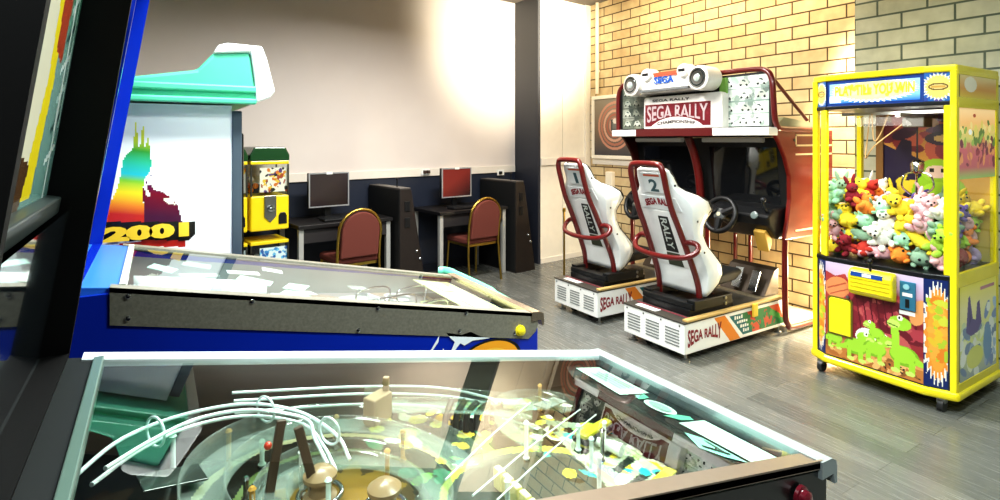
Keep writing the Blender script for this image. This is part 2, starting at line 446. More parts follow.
bp_.location = (3.76, 4.73, 0); tag(bp_, 'slim brass post standing between the cream wall panel and the racing seat beside it', 'post')
wb = MB((4.87, 5.2, 0)).box(4.84, 4.9, 5.14, 5.26, .78, 1.12).build('wall_mount_box', mat('cream box', '#efe7d4', .4), bevel=.01)
wb.location = (4.87, 5.2, 0); tag(wb, 'cream box on the brick wall under the framed picture', 'box')

# ------------------------------------------------------------------ pinball machines
def pinball(p):
    sh, Y0, Y1, sl = p['shift'], p['Y0'], p['Y1'], p['slope']
    xf, xb = 1.04+sh, -.085+p.get('bshift', 0)
    zf = .924
    def zr(x): return zf+(xf-x)*sl
    def zp(x): t = (xf-x)/(xf-xb); return zr(x)-(.075+.085*t)          # playfield
    base = ((xf+xb)/2, (Y0+Y1)/2, 0)
    root = empty('pinball_machine', base); tag(root, p['label'], 'pinball machine')
    N = lambda: MB(base)
    cab, inner = p['cab'], p['inner']
    xr = -.72+sh                     # rear of the cabinet
    zb = zr(xb-.03)
    prof = [(xf+.03, .50), (xf+.03, zf-.02), (xf, zr(xf)-.018), (xb-.03, zb-.018), (xr, zb-.018), (xr, .56)]
    b = N(); b.prism(prof, Y0, Y0+.02).prism(prof, Y1-.02, Y1)
    b.box(xf+.012, xf+.03, Y0+.02, Y1-.02, .50, zf-.02).box(xr, xr+.02, Y0+.02, Y1-.02, .56, zb-.018)
    b.add([(xf+.01, Y0+.02, .52), (xf+.01, Y1-.02, .52), (xr, Y1-.02, .58), (xr, Y0+.02, .58)], [(0, 1, 2, 3)])
    b.build('cabinet_body', cab, root)
    # inside walls
    ib = N()
    for yy in (Y0+.021, Y1-.021):
        ib.add([(xf, yy, zp(xf)-.05), (xf, yy, zr(xf)-.02), (xb-.03, yy, zr(xb)-.03), (xb-.03, yy, zp(xb)-.05)], [(0, 1, 2, 3)])
    ib.add([(xb-.03, Y0+.02, zp(xb)-.05), (xb-.03, Y1-.02, zp(xb)-.05), (xb-.03, Y1-.02, zr(xb)-.02), (xb-.03, Y0+.02, zr(xb)-.02)], [(0, 1, 2, 3)])
    ib.build('inner_wall', inner, root)
    # rails
    for nm, ya, yb, out in (('near', Y0-.004, Y0+.034, Y0), ('far', Y1-.034, Y1+.004, Y1)):
        r = N()
        pr = [(xf+.02, zf-.012), (xf+.02, zf), (xf, zr(xf)), (xb-.02, zr(xb-.02)), (xb-.02, zr(xb-.02)-.012), (xf, zr(xf)-.012)]
        r.prism(pr, ya, yb)
        e = Y0-.004 if nm == 'near' else Y1
        d = p['plate']
        pl = [(xf+.02, zf-d+.02), (xf+.03, zf-d+.04), (xf+.03, zf-.004), (xf, zr(xf)-.001), (xb-.02, zr(xb-.02)-.001), (xb-.02, zr(xb-.02)-d), (xf-.01, zr(xf)-d)]
        r.prism(pl, e, e+.004) if d > .05 else r.prism([(xf+.02, zf-.014), (xf+.02, zf), (xb-.02, zr(xb-.02)), (xb-.02, zr(xb-.02)-.014)], e, e+.004)
        ro = r.build('side_rail', p.get('rail_far', p['rail']) if nm == 'far' else p['rail'], root)
        if d > .05:
            for (fx, fd) in ((.03, .2), (.03, .8), (.26, .15), (.5, .9), (.55, .15), (.78, .8), (.8, .15), (.96, .8)):
                x = xb-.02+(xf-xb)*fx; z = zr(x)-d*fd; y = e-.001 if nm == 'near' else e+.005
                N().lathe([(.006, 0), (.006, .002), (.003, .004)], (x, y, z), (0, -1 if nm == 'near' else 1, 0), 12).build('screw', CHROME, ro, True)
    # lockdown bar
    lb = N().prism([(xf+.002, zf-.03), (xf+.002, zf+.002), (xf+.036, zf+.0), (xf+.05, zf-.008), (xf+.053, zf-.02), (xf+.053, zf-.05), (xf+.045, zf-.05), (xf+.04, zf-.03)], Y0-.008, Y1+.008)
    lb.build('lockdown_bar', p['bar'], root)
    # legs
    for x in (xf-.01, xr+.05):
        for y, s in ((Y0, -1), (Y1, 1)):
            z1 = .66
            lg = N().prism([(x-.035, .07), (x+.035, .07), (x+.04, z1), (x-.04, z1)], y+s*.002, y+s*.008)
            lg.cyl((x, y+s*.002, 0), (x, y+s*.002, .07), .012).lathe([(.03, 0), (.03, .008), (.012, .02)], (x, y+s*.002, 0))
            lg.build('leg', CHROME, root)
    # flipper buttons
    for y, s in ((Y0-.004, -1), (Y1+.004, 1)):
        xx = xf-.067+p.get('btn', 0); zz = zr(xx)-p['btnz']
        N().lathe([(.019, 0), (.019, .006), (.014, .007), (.014, .016), (.009, .019), (0, .02)], (xx, y, zz), (0, s, 0), 20).build('flipper_button', p['button'], root, True)
    # playfield
    c = p['art']()
    def fn(P, gu, gv):
        X = xb-.03+gu*(xf-xb+.03); Q = P.copy(); Q[..., 0] = X-base[0]; Q[..., 1] = Y0+.02+gv*(Y1-Y0-.04)-base[1]
        t = (xf-X)/(xf-xb); Q[..., 2] = zf+(xf-X)*sl-(.075+.085*t); return Q
    c.mesh('playfield', (0, 0, 0), (1, 0, 0), (0, 1, 0), painted('lacquered playfield', .15), root, fn=fn)
    # glass
    g = N().add([(xf+.002, Y0+.03, zr(xf)-.004), (xf+.002, Y1-.03, zr(xf)-.004), (xb, Y1-.03, zr(xb)-.004), (xb, Y0+.03, zr(xb)-.004)], [(0, 1, 2, 3)])
    g.build('playfield_glass', p['glass'], root)
    N().box(xb-.004, xb+.011, Y0+.03, Y1-.03, zr(xb)-.016, zr(xb)+.004).build('glass_channel', p['channel'], root, bevel=.002)
    # backbox
    x1, zt = p['bbx'], p['bbz']
    kk = p['lean']
    def xfr(z): return x1-(zt-z)*kk
    def xbk(z): return xfr(z)-.30
    zl, zh = zb-.015, 2.05
    e0, e1 = Y0-.006, Y1+.006
    bb = N()
    sp = [(xfr(zl), zl), (xfr(zh), zh), (xbk(zh), zh), (xbk(zl), zl)]
    cutn = p.get('cut', 0)
    bb.prism([(sp[0][0]-cutn, sp[0][1]), (sp[1][0]-cutn, sp[1][1]), sp[2], sp[3]], e0, e0+.018).prism(sp, e1-.018, e1)
    bb.prism([(xfr(zh), zh-.02), (xfr(zh), zh), (xbk(zh), zh), (xbk(zh), zh-.02)], e0+.018, e1-.018)
    bb.prism([(xbk(zl)+.02, zl), (xbk(zh)+.02, zh), (xbk(zh), zh), (xbk(zl), zl)], e0+.018, e1-.018)
    bb.prism([(xfr(zl), zl), (xfr(zl)+.003, zl+.02), (xbk(zl)+.02, zl+.02), (xbk(zl)+.02, zl)], e0+.018, e1-.018)
    bbo = bb.build('backbox', p['bbmat'], root)
    rc = p['recess']
    zs = p['split']
    def plane(z0, z1, dx): return lambda P, gu, gv: np.stack([xfr(z0+gv*(z1-z0))-rc+dx-base[0], e0+.02+gu*(e1-e0-.04)-base[1], z0+gv*(z1-z0)], -1)
    ca = p['backart'](); ca.mesh('backglass', (0, 0, 0), (0, 1, 0), (0, 0, 1), painted('lit backglass', .12, p['lit'], .5), bbo, fn=plane(zs+.012, zh-.03, 0))
    rcm = p.get('speaker')
    sp_ = N().add([(xfr(zl)-p.get('sprec', rc), e0+.02, zl+.02), (xfr(zl)-p.get('sprec', rc), e1-.02, zl+.02), (xfr(zs)-p.get('sprec', rc), e1-.02, zs-.012), (xfr(zs)-p.get('sprec', rc), e0+.02, zs-.012)], [(0, 1, 2, 3)])
    sp_.build('speaker_panel', p['spk'], bbo)
    N().prism([(xfr(zs-.02)-rc, zs-.02), (xfr(zs-.02)-rc+.02, zs-.018), (xfr(zs)-rc+.022, zs+.01), (xfr(zs)-rc, zs+.014)], e0+.018, e1-.018).build('divider_bar', p['divider'], bbo, bevel=.003)
    # hood between glass and backbox
    N().prism([(xb-.004, zr(xb)-.02), (xb-.004, zr(xb)-.002), (xfr(zl+.02)-rc+.02, zl+.022), (xfr(zl+.02)-rc, zl)], e0+.02, e1-.02).build('hood_plate', p['hood'], root, bevel=.002)
    return root, base, N, zr, zp, xf, xb

# --- playfield artwork of the near machine
def near_art():
    c = Cv(1.155, .59, 150, '#1a1715')      # u = along the table from the back (0) to the front (1.96), v across
    c.blotch(['#231d1a', '#141a1a', '#2b2620', '#10161a'], 60, .05, .2, 3)
    c.blotch(['#123a2c', '#1b4a3d', '#3a5d2a', '#0d2a3a'], 26, .03, .09, 5, (.2, 1.4, .05, .95))
    c.ell(.62, .52, .36, .36, '#2a2a24'); c.ring(.62, .52, .36, .025, '#c8c49a'); c.ring(.62, .52, .26, .02, '#7e8f5a')
    c.ell(.62, .52, .2, .2, '#5d4a30'); c.star(.62, .52, .2, .2, 12, .6, '#a6803c')
    # yellow / blue card panels in the middle
    c.put(c.V > -1, '#000000', .4); c.poly([(.98, .2), (1.12, .22), (1.14, .42), (1.0, .46)], '#e6d23c'); c.poly([(1.02, .26), (1.1, .27), (1.1, .32), (1.03, .33)], '#223a2a')
    c.poly([(.92, .08), (1.02, .04), (1.1, .12), (1.06, .2), (.96, .2)], '#2f7fc0'); c.ring(1.01, .12, .06, .018, '#eef3f5')
    c.poly([(.84, .3), (.95, .28), (.97, .5), (.86, .55)], '#1d4d35')
    c.blotch(['#e8de5c', '#7fb83c', '#d8e6c8', '#2a8a66', '#e0b43c'], 40, .012, .045, 8, (.8, 1.25, .5, .95))
    # dark grey oval field with yellow border near the player
    c.ell(1.18, .30, .34, .30, '#cfd25a'); c.ell(1.17, .29, .315, .275, '#4d5553'); c.ell(1.17, .29, .29, .25, '#3b4442')
    # rows of inserts
    for k in range(7):
        a = -.2+k*.22; x, y = 1.18+.42*math.cos(a), .32+.40*math.sin(a)
        c.ell(x, y, .062, .045, '#e9e7c6', a); c.ell(x, y, .045, .03, '#dcd44a', a); c.line(x-.02, y-.01, x+.02, y+.012, .014, '#22251c')
    c.poly([(1.36, .18), (1.62, .30), (1.66, .62), (1.46, .74), (1.4, .5)], '#a9b49c', .85)
    for k in range(5):
        c.line(1.44+.035*k, .26+.09*k, 1.56+.02*k, .30+.09*k, .03, '#1f2a22'); c.line(1.46+.03*k, .24+.09*k, 1.52+.02*k, .26+.09*k, .02, '#e2d33f')
    c.blotch(['#e7d94a', '#22261f', '#9ac46a', '#f0f2df', '#36b0a8'], 46, .01, .035, 12, (1.3, 1.72, .15, .9))
    c.poly([(1.2, .86), (1.5, .82), (1.5, .94), (1.2, .98)], '#3aa0a8'); c.blotch(['#b8d34a', '#e8e05a', '#1f3d33'], 16, .015, .04, 17, (1.15, 1.6, .62, .95))
    return c
def scribble(c, seed, n, box, cols, r0, r1): return c.blotch(cols, n, r0, r1, seed, box)
def near_back():
    c = Cv(.6, .6, 110, '#3d6b4c')
    c.put(c.V > -1, c.grad([(0, '#6f9a92'), (.35, '#84a8a2'), (.6, '#3f8a68'), (1, '#246a44')], c.V))
    # far side (u near 1) is what the photo shows of it
    c.poly([(0, 0), (.62, 0), (.72, .28), (.70, .62), (.56, .66), (0, .6)], '#ece8cf')
    c.poly([(.62, .02), (.74, .02), (.78, .3), (.74, .62), (.66, .6), (.7, .3)], '#f0dc2c')
    c.poly([(.74, .38), (.84, .35), (.86, .62), (.8, .78), (.7, .72)], '#b04a32'); c.poly([(.84, .6), (.9, .56), (.9, .8), (.84, .82)], '#8e2e24')
    c.ell(.86, .74, .03, .035, '#e9e2d6'); c.ell(.86, .74, .015, .02, '#28221f')
    for k in range(9): c.line(.86+.01*(k % 3), .1+.08*k, .97, .14+.085*k, .018, ['#dfeeea', '#35524e', '#b9d6d0'][k % 3])
    c.line(.93, .0, .9, 1, .022, '#e6f2ee'); c.line(.98, .2, .95, 1, .012, '#d0e8dc')
    c.poly([(.4, 0), (.62, .0), (.66, .1), (.45, .14)], '#5a4028'); c.blotch(['#2f8a5a', '#58b070', '#1f5a40', '#d8d04a'], 26, .015, .04, 4, (.75, 1., .62, 1.))
    return c
GL1 = glass('table glass', (.90, .97, .93), 1.62, .0, .01)
near = dict(shift=0, Y0=.56, Y1=1.19, slope=.2, plate=.016, btn=0, btnz=.05,
            label='black pinball machine with steel lockdown bar and clear ramps, nearest the camera',
            cab=mat('black cabinet', '#131214', .35, coat=.3), inner=mat('dark brown inner wall', '#2c2422', .45),
            rail_far=mat('steel rail pale reflection', '#cfd6d8', .3, .3), rail=mat('steel rail warm reflection', '#8a7d70', .3, .55, var=.08, scale=50), bar=mat('satin steel bar', '#9aa5a7', .3, .45, var=.1, scale=50),  # one steel on both rails; what each reflects is put into its colour
            button=mat('maroon button', '#5d1622', .2, coat=.6), art=near_art, glass=GL1, channel=mat('pale green plastic', '#52665d', .3),
            bbx=-.036, bbz=1.77, lean=.144, recess=.068, sprec=.036, cut=.016, split=1.415, bbmat=mat('soft black', '#050505', .6, spec=.15),
            backart=near_back, lit=0., spk=mat('smoked speaker panel', '#20262a', .08, coat=1.), divider=mat('grey trim', '#3c4442', .35, .4), hood=mat('dark grey hood', '#121616', .6, spec=.15))
root, base, N, zr, zp, xf, xb = pinball(near)
WIRE = mat('bright wire', '#e6f1f4', .22, .3)
# wire ramps
def wire(pts, r, name='wire_rail', m=None, par=root): return N().tube(smooth_path(pts), r, 8).build(name, m or WIRE, par, True)
for d, dz in ((0, 0), (.022, -.012), (.036, .004)):
    wire([(-.09+d, .86, zr(-.09)-.05+dz), (-.04+d, .965-d, zr(-.04)-.05+dz), (.04+d*.5, 1.035-d, zr(.04)-.05+dz), (.14, 1.065-d, zr(.14)-.05+dz), (.22, 1.03-d, zr(.22)-.055+dz), (.262-d, .95, zr(.25)-.065+dz), (.27-d, .90, zr(.25)-.085+dz)], .003)
for x, y in ((-.0, 1.0), (.165, 1.06), (.25, .96)):
    N().torus((x, y-.012, zr(x)-.054), .022, .0022, (1, .6, 0)).build('wire_hoop', WIRE, root, True)
for k, (ya, yb, dz) in enumerate(((1.13, 1.12, .055), (1.105, 1.085, .06), (1.09, 1.06, .075))):
    wire([(.12, ya, zr(.12)-dz), (.35, ya+.008, zr(.35)-dz), (.52, yb, zr(.52)-dz), (.62, yb-.03, zr(.62)-dz-.01), (.70, yb-.09, zr(.7)-dz-.02)], .0028)
for (xa, ya, xb_, yb_) in ((.43, .70, .82, .92), (.40, .72, .80, .95), (.38, .77, .70, 1.0)):
    wire([(xa, ya, zr(xa)-.06), ((xa+xb_)/2, (ya+yb_)/2+.005, zr((xa+xb_)/2)-.055), (xb_, yb_, zr(xb_)-.05)], .0016)
# clear plastic ramps
def milky(name, col, a):
    m, nt, b, out = nodes(name); nt.nodes.remove(b)
    tr = nt.nodes.new('ShaderNodeBsdfTransparent'); tr.inputs[0].default_value = (.93, .98, .95, 1)
    df = nt.nodes.new('ShaderNodeBsdfDiffuse'); df.inputs[0].default_value = lin(col)+[1]
    gl = nt.nodes.new('ShaderNodeBsdfGlossy'); gl.inputs['Roughness'].default_value = .08
    lw = nt.nodes.new('ShaderNodeLayerWeight'); lw.inputs[0].default_value = .45
    ad = nt.nodes.new('ShaderNodeMath'); ad.operation = 'MULTIPLY_ADD'; ad.inputs[1].default_value = .34; ad.inputs[2].default_value = a; ad.use_clamp = True
    nt.links.new(lw.outputs['Facing'], ad.inputs[0])
    m1 = nt.nodes.new('ShaderNodeMixShader'); nt.links.new(ad.outputs[0], m1.inputs[0]); nt.links.new(tr.outputs[0], m1.inputs[1]); nt.links.new(df.outputs[0], m1.inputs[2])
    m2 = nt.nodes.new('ShaderNodeMixShader'); m2.inputs[0].default_value = .07; nt.links.new(m1.outputs[0], m2.inputs[1]); nt.links.new(gl.outputs[0], m2.inputs[2])
    nt.links.new(m2.outputs[0], out.inputs[0]); return m
PLAST = milky('ramp plastic', '#b9c4be', .02)
def ramp(cx, cy, r0, r1, a0, a1, h0, h1, wall, name='plastic_ramp', n=40, m=PLAST):
    rows = []
    for i in range(n+1):
        t = i/n; a = a0+(a1-a0)*t; c_, s_ = math.cos(a), math.sin(a)
        row = []
        for r, dz in ((r1, wall), (r1, 0), (r0, 0), (r0, wall)):
            x, y = cx+r*c_, cy+r*s_; row.append((x, y, zr(x)-(h0+(h1-h0)*t)+dz))
        rows.append(row)
    return N().grid(rows).build(name, m, root, True, solid=.0025)
ramp(.25, .84, .17, .225, -.1, PI+.5, .075, .10, .03)
ramp(.26, .83, .10, .145, -.9, PI+.2, .10, .12, .03)
ramp(.70, .95, .06, .105, .2, PI+.9, .06, .09, .028)
N().grid([[(x, y+dy, zr(x)-.07+dz) for dy, dz in ((-.03, .03), (-.03, 0), (.03, 0), (.03, .03))] for x, y in [(.36+.04*k, 1.07-.004*k*k*.3) for k in range(9)]]).build('plastic_ramp', PLAST, root, True, solid=.0025)
# crinkled clear plastic lumps at the ramp exit, plates on posts
for (x, y, w, d, rz, dz, mm) in ((.74, .98, .09, .035, .4, .045, 'pale grey plate'), (.66, 1.02, .08, .03, -.2, .055, 'pale green plate'), (.16, .72, .09, .05, .7, .07, 'pale green plate'), (.36, .72, .10, .03, -.3, .10, 'dark plate'), (.02, .9, .08, .05, .2, .08, 'dark plate'), (.5, 1.1, .1, .04, 0, .07, 'dark plate')):
    col = {'pale grey plate': '#7f8a83', 'pale green plate': '#7d9a8c', 'dark plate': '#2c3330'}[mm]
    Mx = Matrix.Rotation(rz, 3, 'Z') @ Matrix.Rotation(math.atan(.2), 3, 'Y')
    N().obox((x, y, zr(x)-dz), (w, d, .003), Mx).build('plastic_plate', mat(mm, col, .15), root, bevel=.001)
for k in range(24):
    R = random.Random(90+k); x, y = R.uniform(.0, .8), R.uniform(.63, 1.12)
    z0 = zp(x); h = R.uniform(.03, .075)
    N().lathe([(.005, 0), (.007, .004), (.004, .008), (.004, h-.006), (.006, h-.004), (.003, h)], (x, y, z0), (0, 0, 1), 10).build('post', [CHROME, WHITEP, mat('amber post', '#b5863a', .3), mat('clear post', '#cfe0d8', .2)][k % 4], root, True)
# pop bumpers and a small tower toy
for (x, y) in ((.30, .82), (.22, .89), (.19, .79)):
    bmp = N().lathe([(.022, 0), (.026, .01), (.018, .014), (.018, .035), (.026, .038), (.026, .044), (.016, .052), (0, .056)], (x, y, zp(x)), (0, 0, 1), 24).build('pop_bumper', mat('bumper cap', '#93795a', .3), root, True)
    N().torus((x, y, zp(x)+.012), .033, .004).build('bumper_ring', CHROME, bmp, True)
for (x, y, lean) in ((.155, .90, .02), (.20, .885, -.03)):
    t = N().obox((x, y, zr(x)-.07), (.014, .008, .12), Matrix.Rotation(lean*8, 3, 'Y')).build('tower_toy', mat('brown toy', '#4c3a2c', .5), root, bevel=.002)
    if lean > 0: N().ell((x-.01, y, zr(x)-.045), .006).build('toy_lamp', mat('red lamp', '#c9402c', .2), t, True)
N().obox((.36, 1.02, zr(.36)-.05), (.05, .03, .05), .5).obox((.38, 1.03, zr(.38)-.03), (.012, .012, .07), .9).build('tower_toy', mat('tan toy', '#8d7a5a', .5), root, bevel=.003)
# lamps: black finned heads beside the column reflection
for k in range(5):
    x = .50+.025*k
    N().tube(smooth_path([(x, 1.02, zp(x)), (x+.01, 1.03, zr(x)-.08), (x+.035, 1.05-.01*k, zr(x)-.06)]), .007, 8).build('hose', BLACK, root, True)
# slingshots with yellow and black guards
def sling(pts, name):
    s = N(); n = len(pts); base_ = [(x, y, zp(x)+.004) for x, y in pts]; top = [(x, y, zp(x)+.03) for x, y in pts]
    s.add(base_+top, [tuple(range(n)), tuple(range(2*n-1, n-1, -1))]+[(i, (i+1) % n, n+(i+1) % n, n+i) for i in range(n)])
    o_ = s.build(name, mat('yellow plastic', '#b5ae2c', .3), root, bevel=.003)
    t = N(); t.tube([(x, y, zp(x)+.017) for x, y in pts], .0065, 8, closed=True); t.build('rubber_band', RUBBER, o_, True)
sling([(.745, .865), (.855, .905), (.85, .925), (.735, .89)], 'slingshot'); sling([(.72, .66), (.82, .70), (.815, .72), (.71, .685)], 'slingshot')
for (x, y, a) in ((.80, .82, 1.9), (.79, .70, -1.6)):
    c_, s_ = math.cos(a), math.sin(a); f = N()
    f.tube([(x, y, zp(x)+.014), (x+.03*c_, y+.03*s_, zp(x)+.014), (x+.07*c_, y+.07*s_, zp(x)+.014)], [.013, .011, .006], 14)
    f.build('flipper', WHITEP, root, True, bevel=0)
for k in range(5):
    N().box(.50+.0*k, .512, .70+.026*k, .722+.026*k, zp(.5), zp(.5)+.035).build('drop_target', mat('target yellow', '#e3dc9a', .3), root, bevel=.002)
# apron with curved black face, cards and emblem
AP = [(1.038, .585), (1.038, 1.165), (.93, 1.165), (.885, 1.08), (.862, .98), (.855, .87), (.865, .76), (.89, .67), (.93, .585)]
APs = [(v.x, v.y) for v in smooth_path([(a, b, 0) for a, b in AP[2:]], 5)]
poly = AP[:2]+APs; n = len(poly)
a = N(); a.add([(x, y, zp(x)+.002) for x, y in poly]+[(x, y, zr(x)-.026) for x, y in poly], [tuple(range(n)), tuple(range(2*n-1, n-1, -1))]+[(i, (i+1) % n, n+(i+1) % n, n+i) for i in range(n)])
ap = a.build('apron', mat('black apron', '#16191a', .25, coat=.4), root)
def on_apron(name, pts, m, par=ap, dz=.0015):
    N().add([(x, y, zr(x)-.026+dz) for x, y in pts], [tuple(range(len(pts)))]).build(name, m, par)
CARD = mat('mint white card', '#b3cdc1', .35)
on_apron('instruction_card', [(.925, .955), (.94, 1.135), (1.022, 1.135), (1.022, .955)], CARD)
on_apron('instruction_card', [(.945, .62), (.945, .80), (1.028, .80), (1.028, .62)], CARD)
for k in range(4):
    on_apron('card_print', [(.957+.014*k, .985), (.957+.014*k, 1.10-.01*(k % 2)), (.962+.014*k, 1.10-.01*(k % 2)), (.962+.014*k, .985)], mat('card ink', '#7f9c94', .5), dz=.003)
on_apron('emblem', [(.975+.028*math.cos(t*PI/12), .878+.042*math.sin(t*PI/12)) for t in range(24)], CARD)
on_apron('emblem_print', [(.975+.017*math.cos(t*PI/12), .878+.03*math.sin(t*PI/12)) for t in range(24)], mat('card ink', '#7f9c94', .5), dz=.003)
GRN = mat('green arrow', '#5fae92', .35)
on_apron('arrow_decal', [(.955, .925), (.968, .95), (.982, .945), (1.0, .952), (.995, .93), (.975, .925)], GRN)
on_apron('arrow_decal', [(.94, .838), (.965, .81), (1.0, .805), (1.008, .822), (.985, .835)], GRN)
on_apron('mint_decal', [(.885, .70), (.905, .66), (.935, .63), (.935, .73), (.915, .76)], mat('mint decal', '#8fd0bd', .35))
for k in range(3): on_apron('decal_line', [(.895+.012*k, .70-.02*k), (.925, .66+.03*k), (.929, .664+.03*k), (.899+.012*k, .706-.02*k)], BLACK, dz=.003)

# --- blue machine
def blue_art():
    c = Cv(1.155, .59, 110, '#8a8a88')
    c.blotch(['#b9c4be', '#8fa5a0', '#d6dcd4', '#6f7a7a', '#a08f7c'], 80, .04, .13, 21)
    c.poly([(.1, .15), (.95, .25), (.95, .5), (.1, .6)], '#e3ece7'); c.blotch(['#9cc9bc', '#eef3ef', '#55a08f', '#f2f2ea'], 60, .02, .06, 22, (.1, 1.1, .1, .8))
    c.poly([(1.2, .3), (1.55, .35), (1.5, .7), (1.15, .75)], '#6e5f52'); c.poly([(1.5, .05), (1.95, .05), (1.95, .9), (1.62, .75)], '#c9cf8a')
    c.blotch(['#e6efe2', '#b9d4a6', '#e2dc86'], 26, .02, .07, 24, (1.5, 1.9, .1, .9)); c.rect(1.7, 1.74, .1, .9, '#efe9c8')
    return c
def blue_back():
    c = Cv(.6, .75, 100, '#3f66b4')
    c.put(c.V > -1, c.grad([(0, '#88a8d6'), (.4, '#3b5ba8'), (1, '#16244f')], c.V)); c.blotch(['#e9efe9', '#d8b44a', '#24346a', '#6fa0c8'], 40, .02, .09, 31)
    return c
BLUE = mat('glossy blue', '#0d2ea8', .22, coat=.5)
blue = dict(shift=.06, bshift=.015, Y0=1.57, Y1=2.21, slope=.214, plate=.088, btn=.02, btnz=.062,
            label='blue pinball machine with steel side plates and yellow button, behind the black pinball machine',
            cab=BLUE, inner=mat('grey inner wall', '#8f9690', .4), rail=mat('mottled steel', '#8d897c', .38, .35, var=.35, scale=140, bump=.1), bar=mat('pinkish steel', '#c9b8a8', .25, 1.),
            button=mat('yellow button', '#e6d42a', .25, coat=.5), art=blue_art, glass=glass('blue table glass', (.96, .98, .98), 1.45, .0, .0), channel=mat('pale cream edge', '#cfd8cc', .3),
            bbx=-.052, bbz=1.77, lean=.161, recess=.06, split=1.40, bbmat=BLUE, backart=blue_back, lit=.3, spk=mat('mirror panel', '#22304f', .06, coat=1.),
            divider=mat('blue trim', '#2344a0', .3), hood=mat('blue hood lit on top', '#2f72bd', .35))  # hood is cabinet blue with the light on top put into its colour
root, base, N, zr, zp, xf, xb = pinball(blue)
# side artwork: snowy peaks and an orange disc
def side_shape(name, pts, m, y=1.566): N().add([(x, y, z) for x, z in pts], [tuple(range(len(pts)))]).build(name, m, root)
SNOW = mat('snow print', '#e7eef2', .35)
side_shape('peak_print', [(.665, .845), (.70, .872), (.72, .868), (.752, .912), (.748, .89), (.728, .868), (.715, .85), (.70, .86), (.685, .84)], SNOW)
side_shape('peak_print', [(.775, .915), (.83, .898), (.862, .902), (.90, .880), (.935, .868), (.87, .872), (.84, .862), (.825, .872), (.80, .848), (.79, .85), (.805, .88), (.79, .895)], SNOW)
side_shape('peak_print', [(.752, .84), (.765, .868), (.772, .85), (.78, .838)], SNOW)
for r, m_, dy in ((.135, BLACK, 0), (.122, mat('orange print', '#f0a326', .35), .001), (.08, mat('amber print', '#f4bf45', .35), .002)):
    side_shape('disc_print', [(.935+r*.92*math.cos(t*PI/18), .792+r*.53*math.sin(t*PI/18)) for t in range(36)], m_, 1.566-dy)
# mint guard along the far front edge
N().tube(smooth_path([(xf+.03, 2.36, .905), (xf+.06, 2.33, .905), (xf+.075, 2.2, .90), (xf+.07, 1.95, .898), (xf+.06, 1.72, .895)]), [.02]*9+[.018]*10+[.012]*6, 12).build('front_guard', mat('mint plastic', '#6fd6ae', .35), root, True)
N().box(xf+.02, xf+.06, 2.15, 2.19, .87, .90).box(xf+.02, xf+.06, 1.8, 1.84, .87, .89).build('guard_bracket', DARKMETAL, root)
# interior: a long white ramp, clear plates, wire forms
N().grid([[(x, 1.74+dy+.03*math.sin(x*7), zr(x)-.05+dz) for dy, dz in ((-.085, .03), (-.09, 0), (.06, 0), (.055, .035))] for x in [(-.05+.02*k) for k in range(18)]]).build('plastic_ramp', mat('milky ramp', '#dfeee8', .2, coat=.4), root, True, solid=.003)
for k in range(14):
    R = random.Random(300+k); x, y = R.uniform(.0, .62), R.uniform(1.66, 2.1)
    Mx = Matrix.Rotation(R.uniform(-.6, .6), 3, 'Z') @ Matrix.Rotation(math.atan(.2)+R.uniform(-.1, .1), 3, 'Y')
    N().obox((x, y, zr(x)-R.uniform(.02, .05)), (R.uniform(.06, .12), R.uniform(.04, .07), .003), Mx).build('plastic_plate', [mat('mint plate', '#bfe3d6', .15), mat('white plate', '#eef2ee', .15), PLAST][k % 3], root, bevel=.001)
for (x, y) in ((.62, 1.72), (.66, 1.9), (.72, 1.8), (.82, 1.75), (.84, 1.98)):
    N().tube(smooth_path([(x-.06, y, zp(x)), (x-.06, y, zr(x)-.03), (x+.06, y+.03, zr(x)-.035), (x+.06, y+.03, zp(x))], 5), .0035, 8).build('wire_form', CHROME, root, True)
N().obox((.60, 1.74, zr(.6)-.045), (.004, .07, .06), .2).build('plastic_plate', mat('white plate', '#eef2ee', .15), root)
Mx = Matrix.Rotation(math.atan(.214), 3, 'Y')
N().obox((xf-.1, 1.89, zr(xf-.1)-.03), (.17, .56, .004), Mx).build('apron', mat('pale green apron', '#c9d3a0', .35), root, bevel=.001)
N().obox((xf-.11, 1.74, zr(xf-.11)-.025), (.06, .15, .002), Mx).obox((xf-.11, 2.04, zr(xf-.11)-.025), (.06, .15, .002), Mx).build('instruction_card', mat('white card', '#e9efe6', .4), root)

# ------------------------------------------------------------------ white sit-down cabinet with mint canopy
YC = 2.42
def at(px, py, Y):
    s = (px-500)/F; rx, ry = .528+s*.849, .849-s*.528; Z = Y/ry
    return (Z*rx, HC-Z*(py-140)/F)
base = (0, 2.9, 0); root = empty('arcade_cabinet', base); tag(root, 'white arcade cabinet with mint green canopy and rainbow flame art', 'arcade machine')
N = lambda: MB(base)
xe, _ = at(232, 140, YC); xe2, _ = at(242, 140, YC); ztop = at(240, 106, YC)[1]
xs = -.95
body = N().box(xs, xe2, YC+.02, YC+.98, .05, ztop-.02).build('cabinet_body', mat('dark grey cabinet', '#3e4347', .5), root, bevel=.004)
W_, H_ = xe-xs, ztop-.1
c = Cv(W_, H_, 330, '#f2f5f4')
def sm(L): return [(v.x, v.y) for v in smooth_path([(a_, b_, 0) for a_, b_ in L], 4)]
def cu(px, py):
    x, z = at(px, py, YC); return ((x-xs)/H_, (z-.1)/H_)
fl = [cu(*p) for p in ((106, 222), (110, 205), (117, 188), (121, 172), (123, 160), (129, 152), (133, 147), (136, 120), (138, 142), (140, 146), (143, 123), (145, 148), (148, 138), (151, 160), (150, 172), (145, 178), (143, 195), (145, 222))]
t = (c.V-cu(0, 222)[1])/(cu(0, 122)[1]-cu(0, 222)[1])+.12*(c.U-cu(125, 0)[0])*6
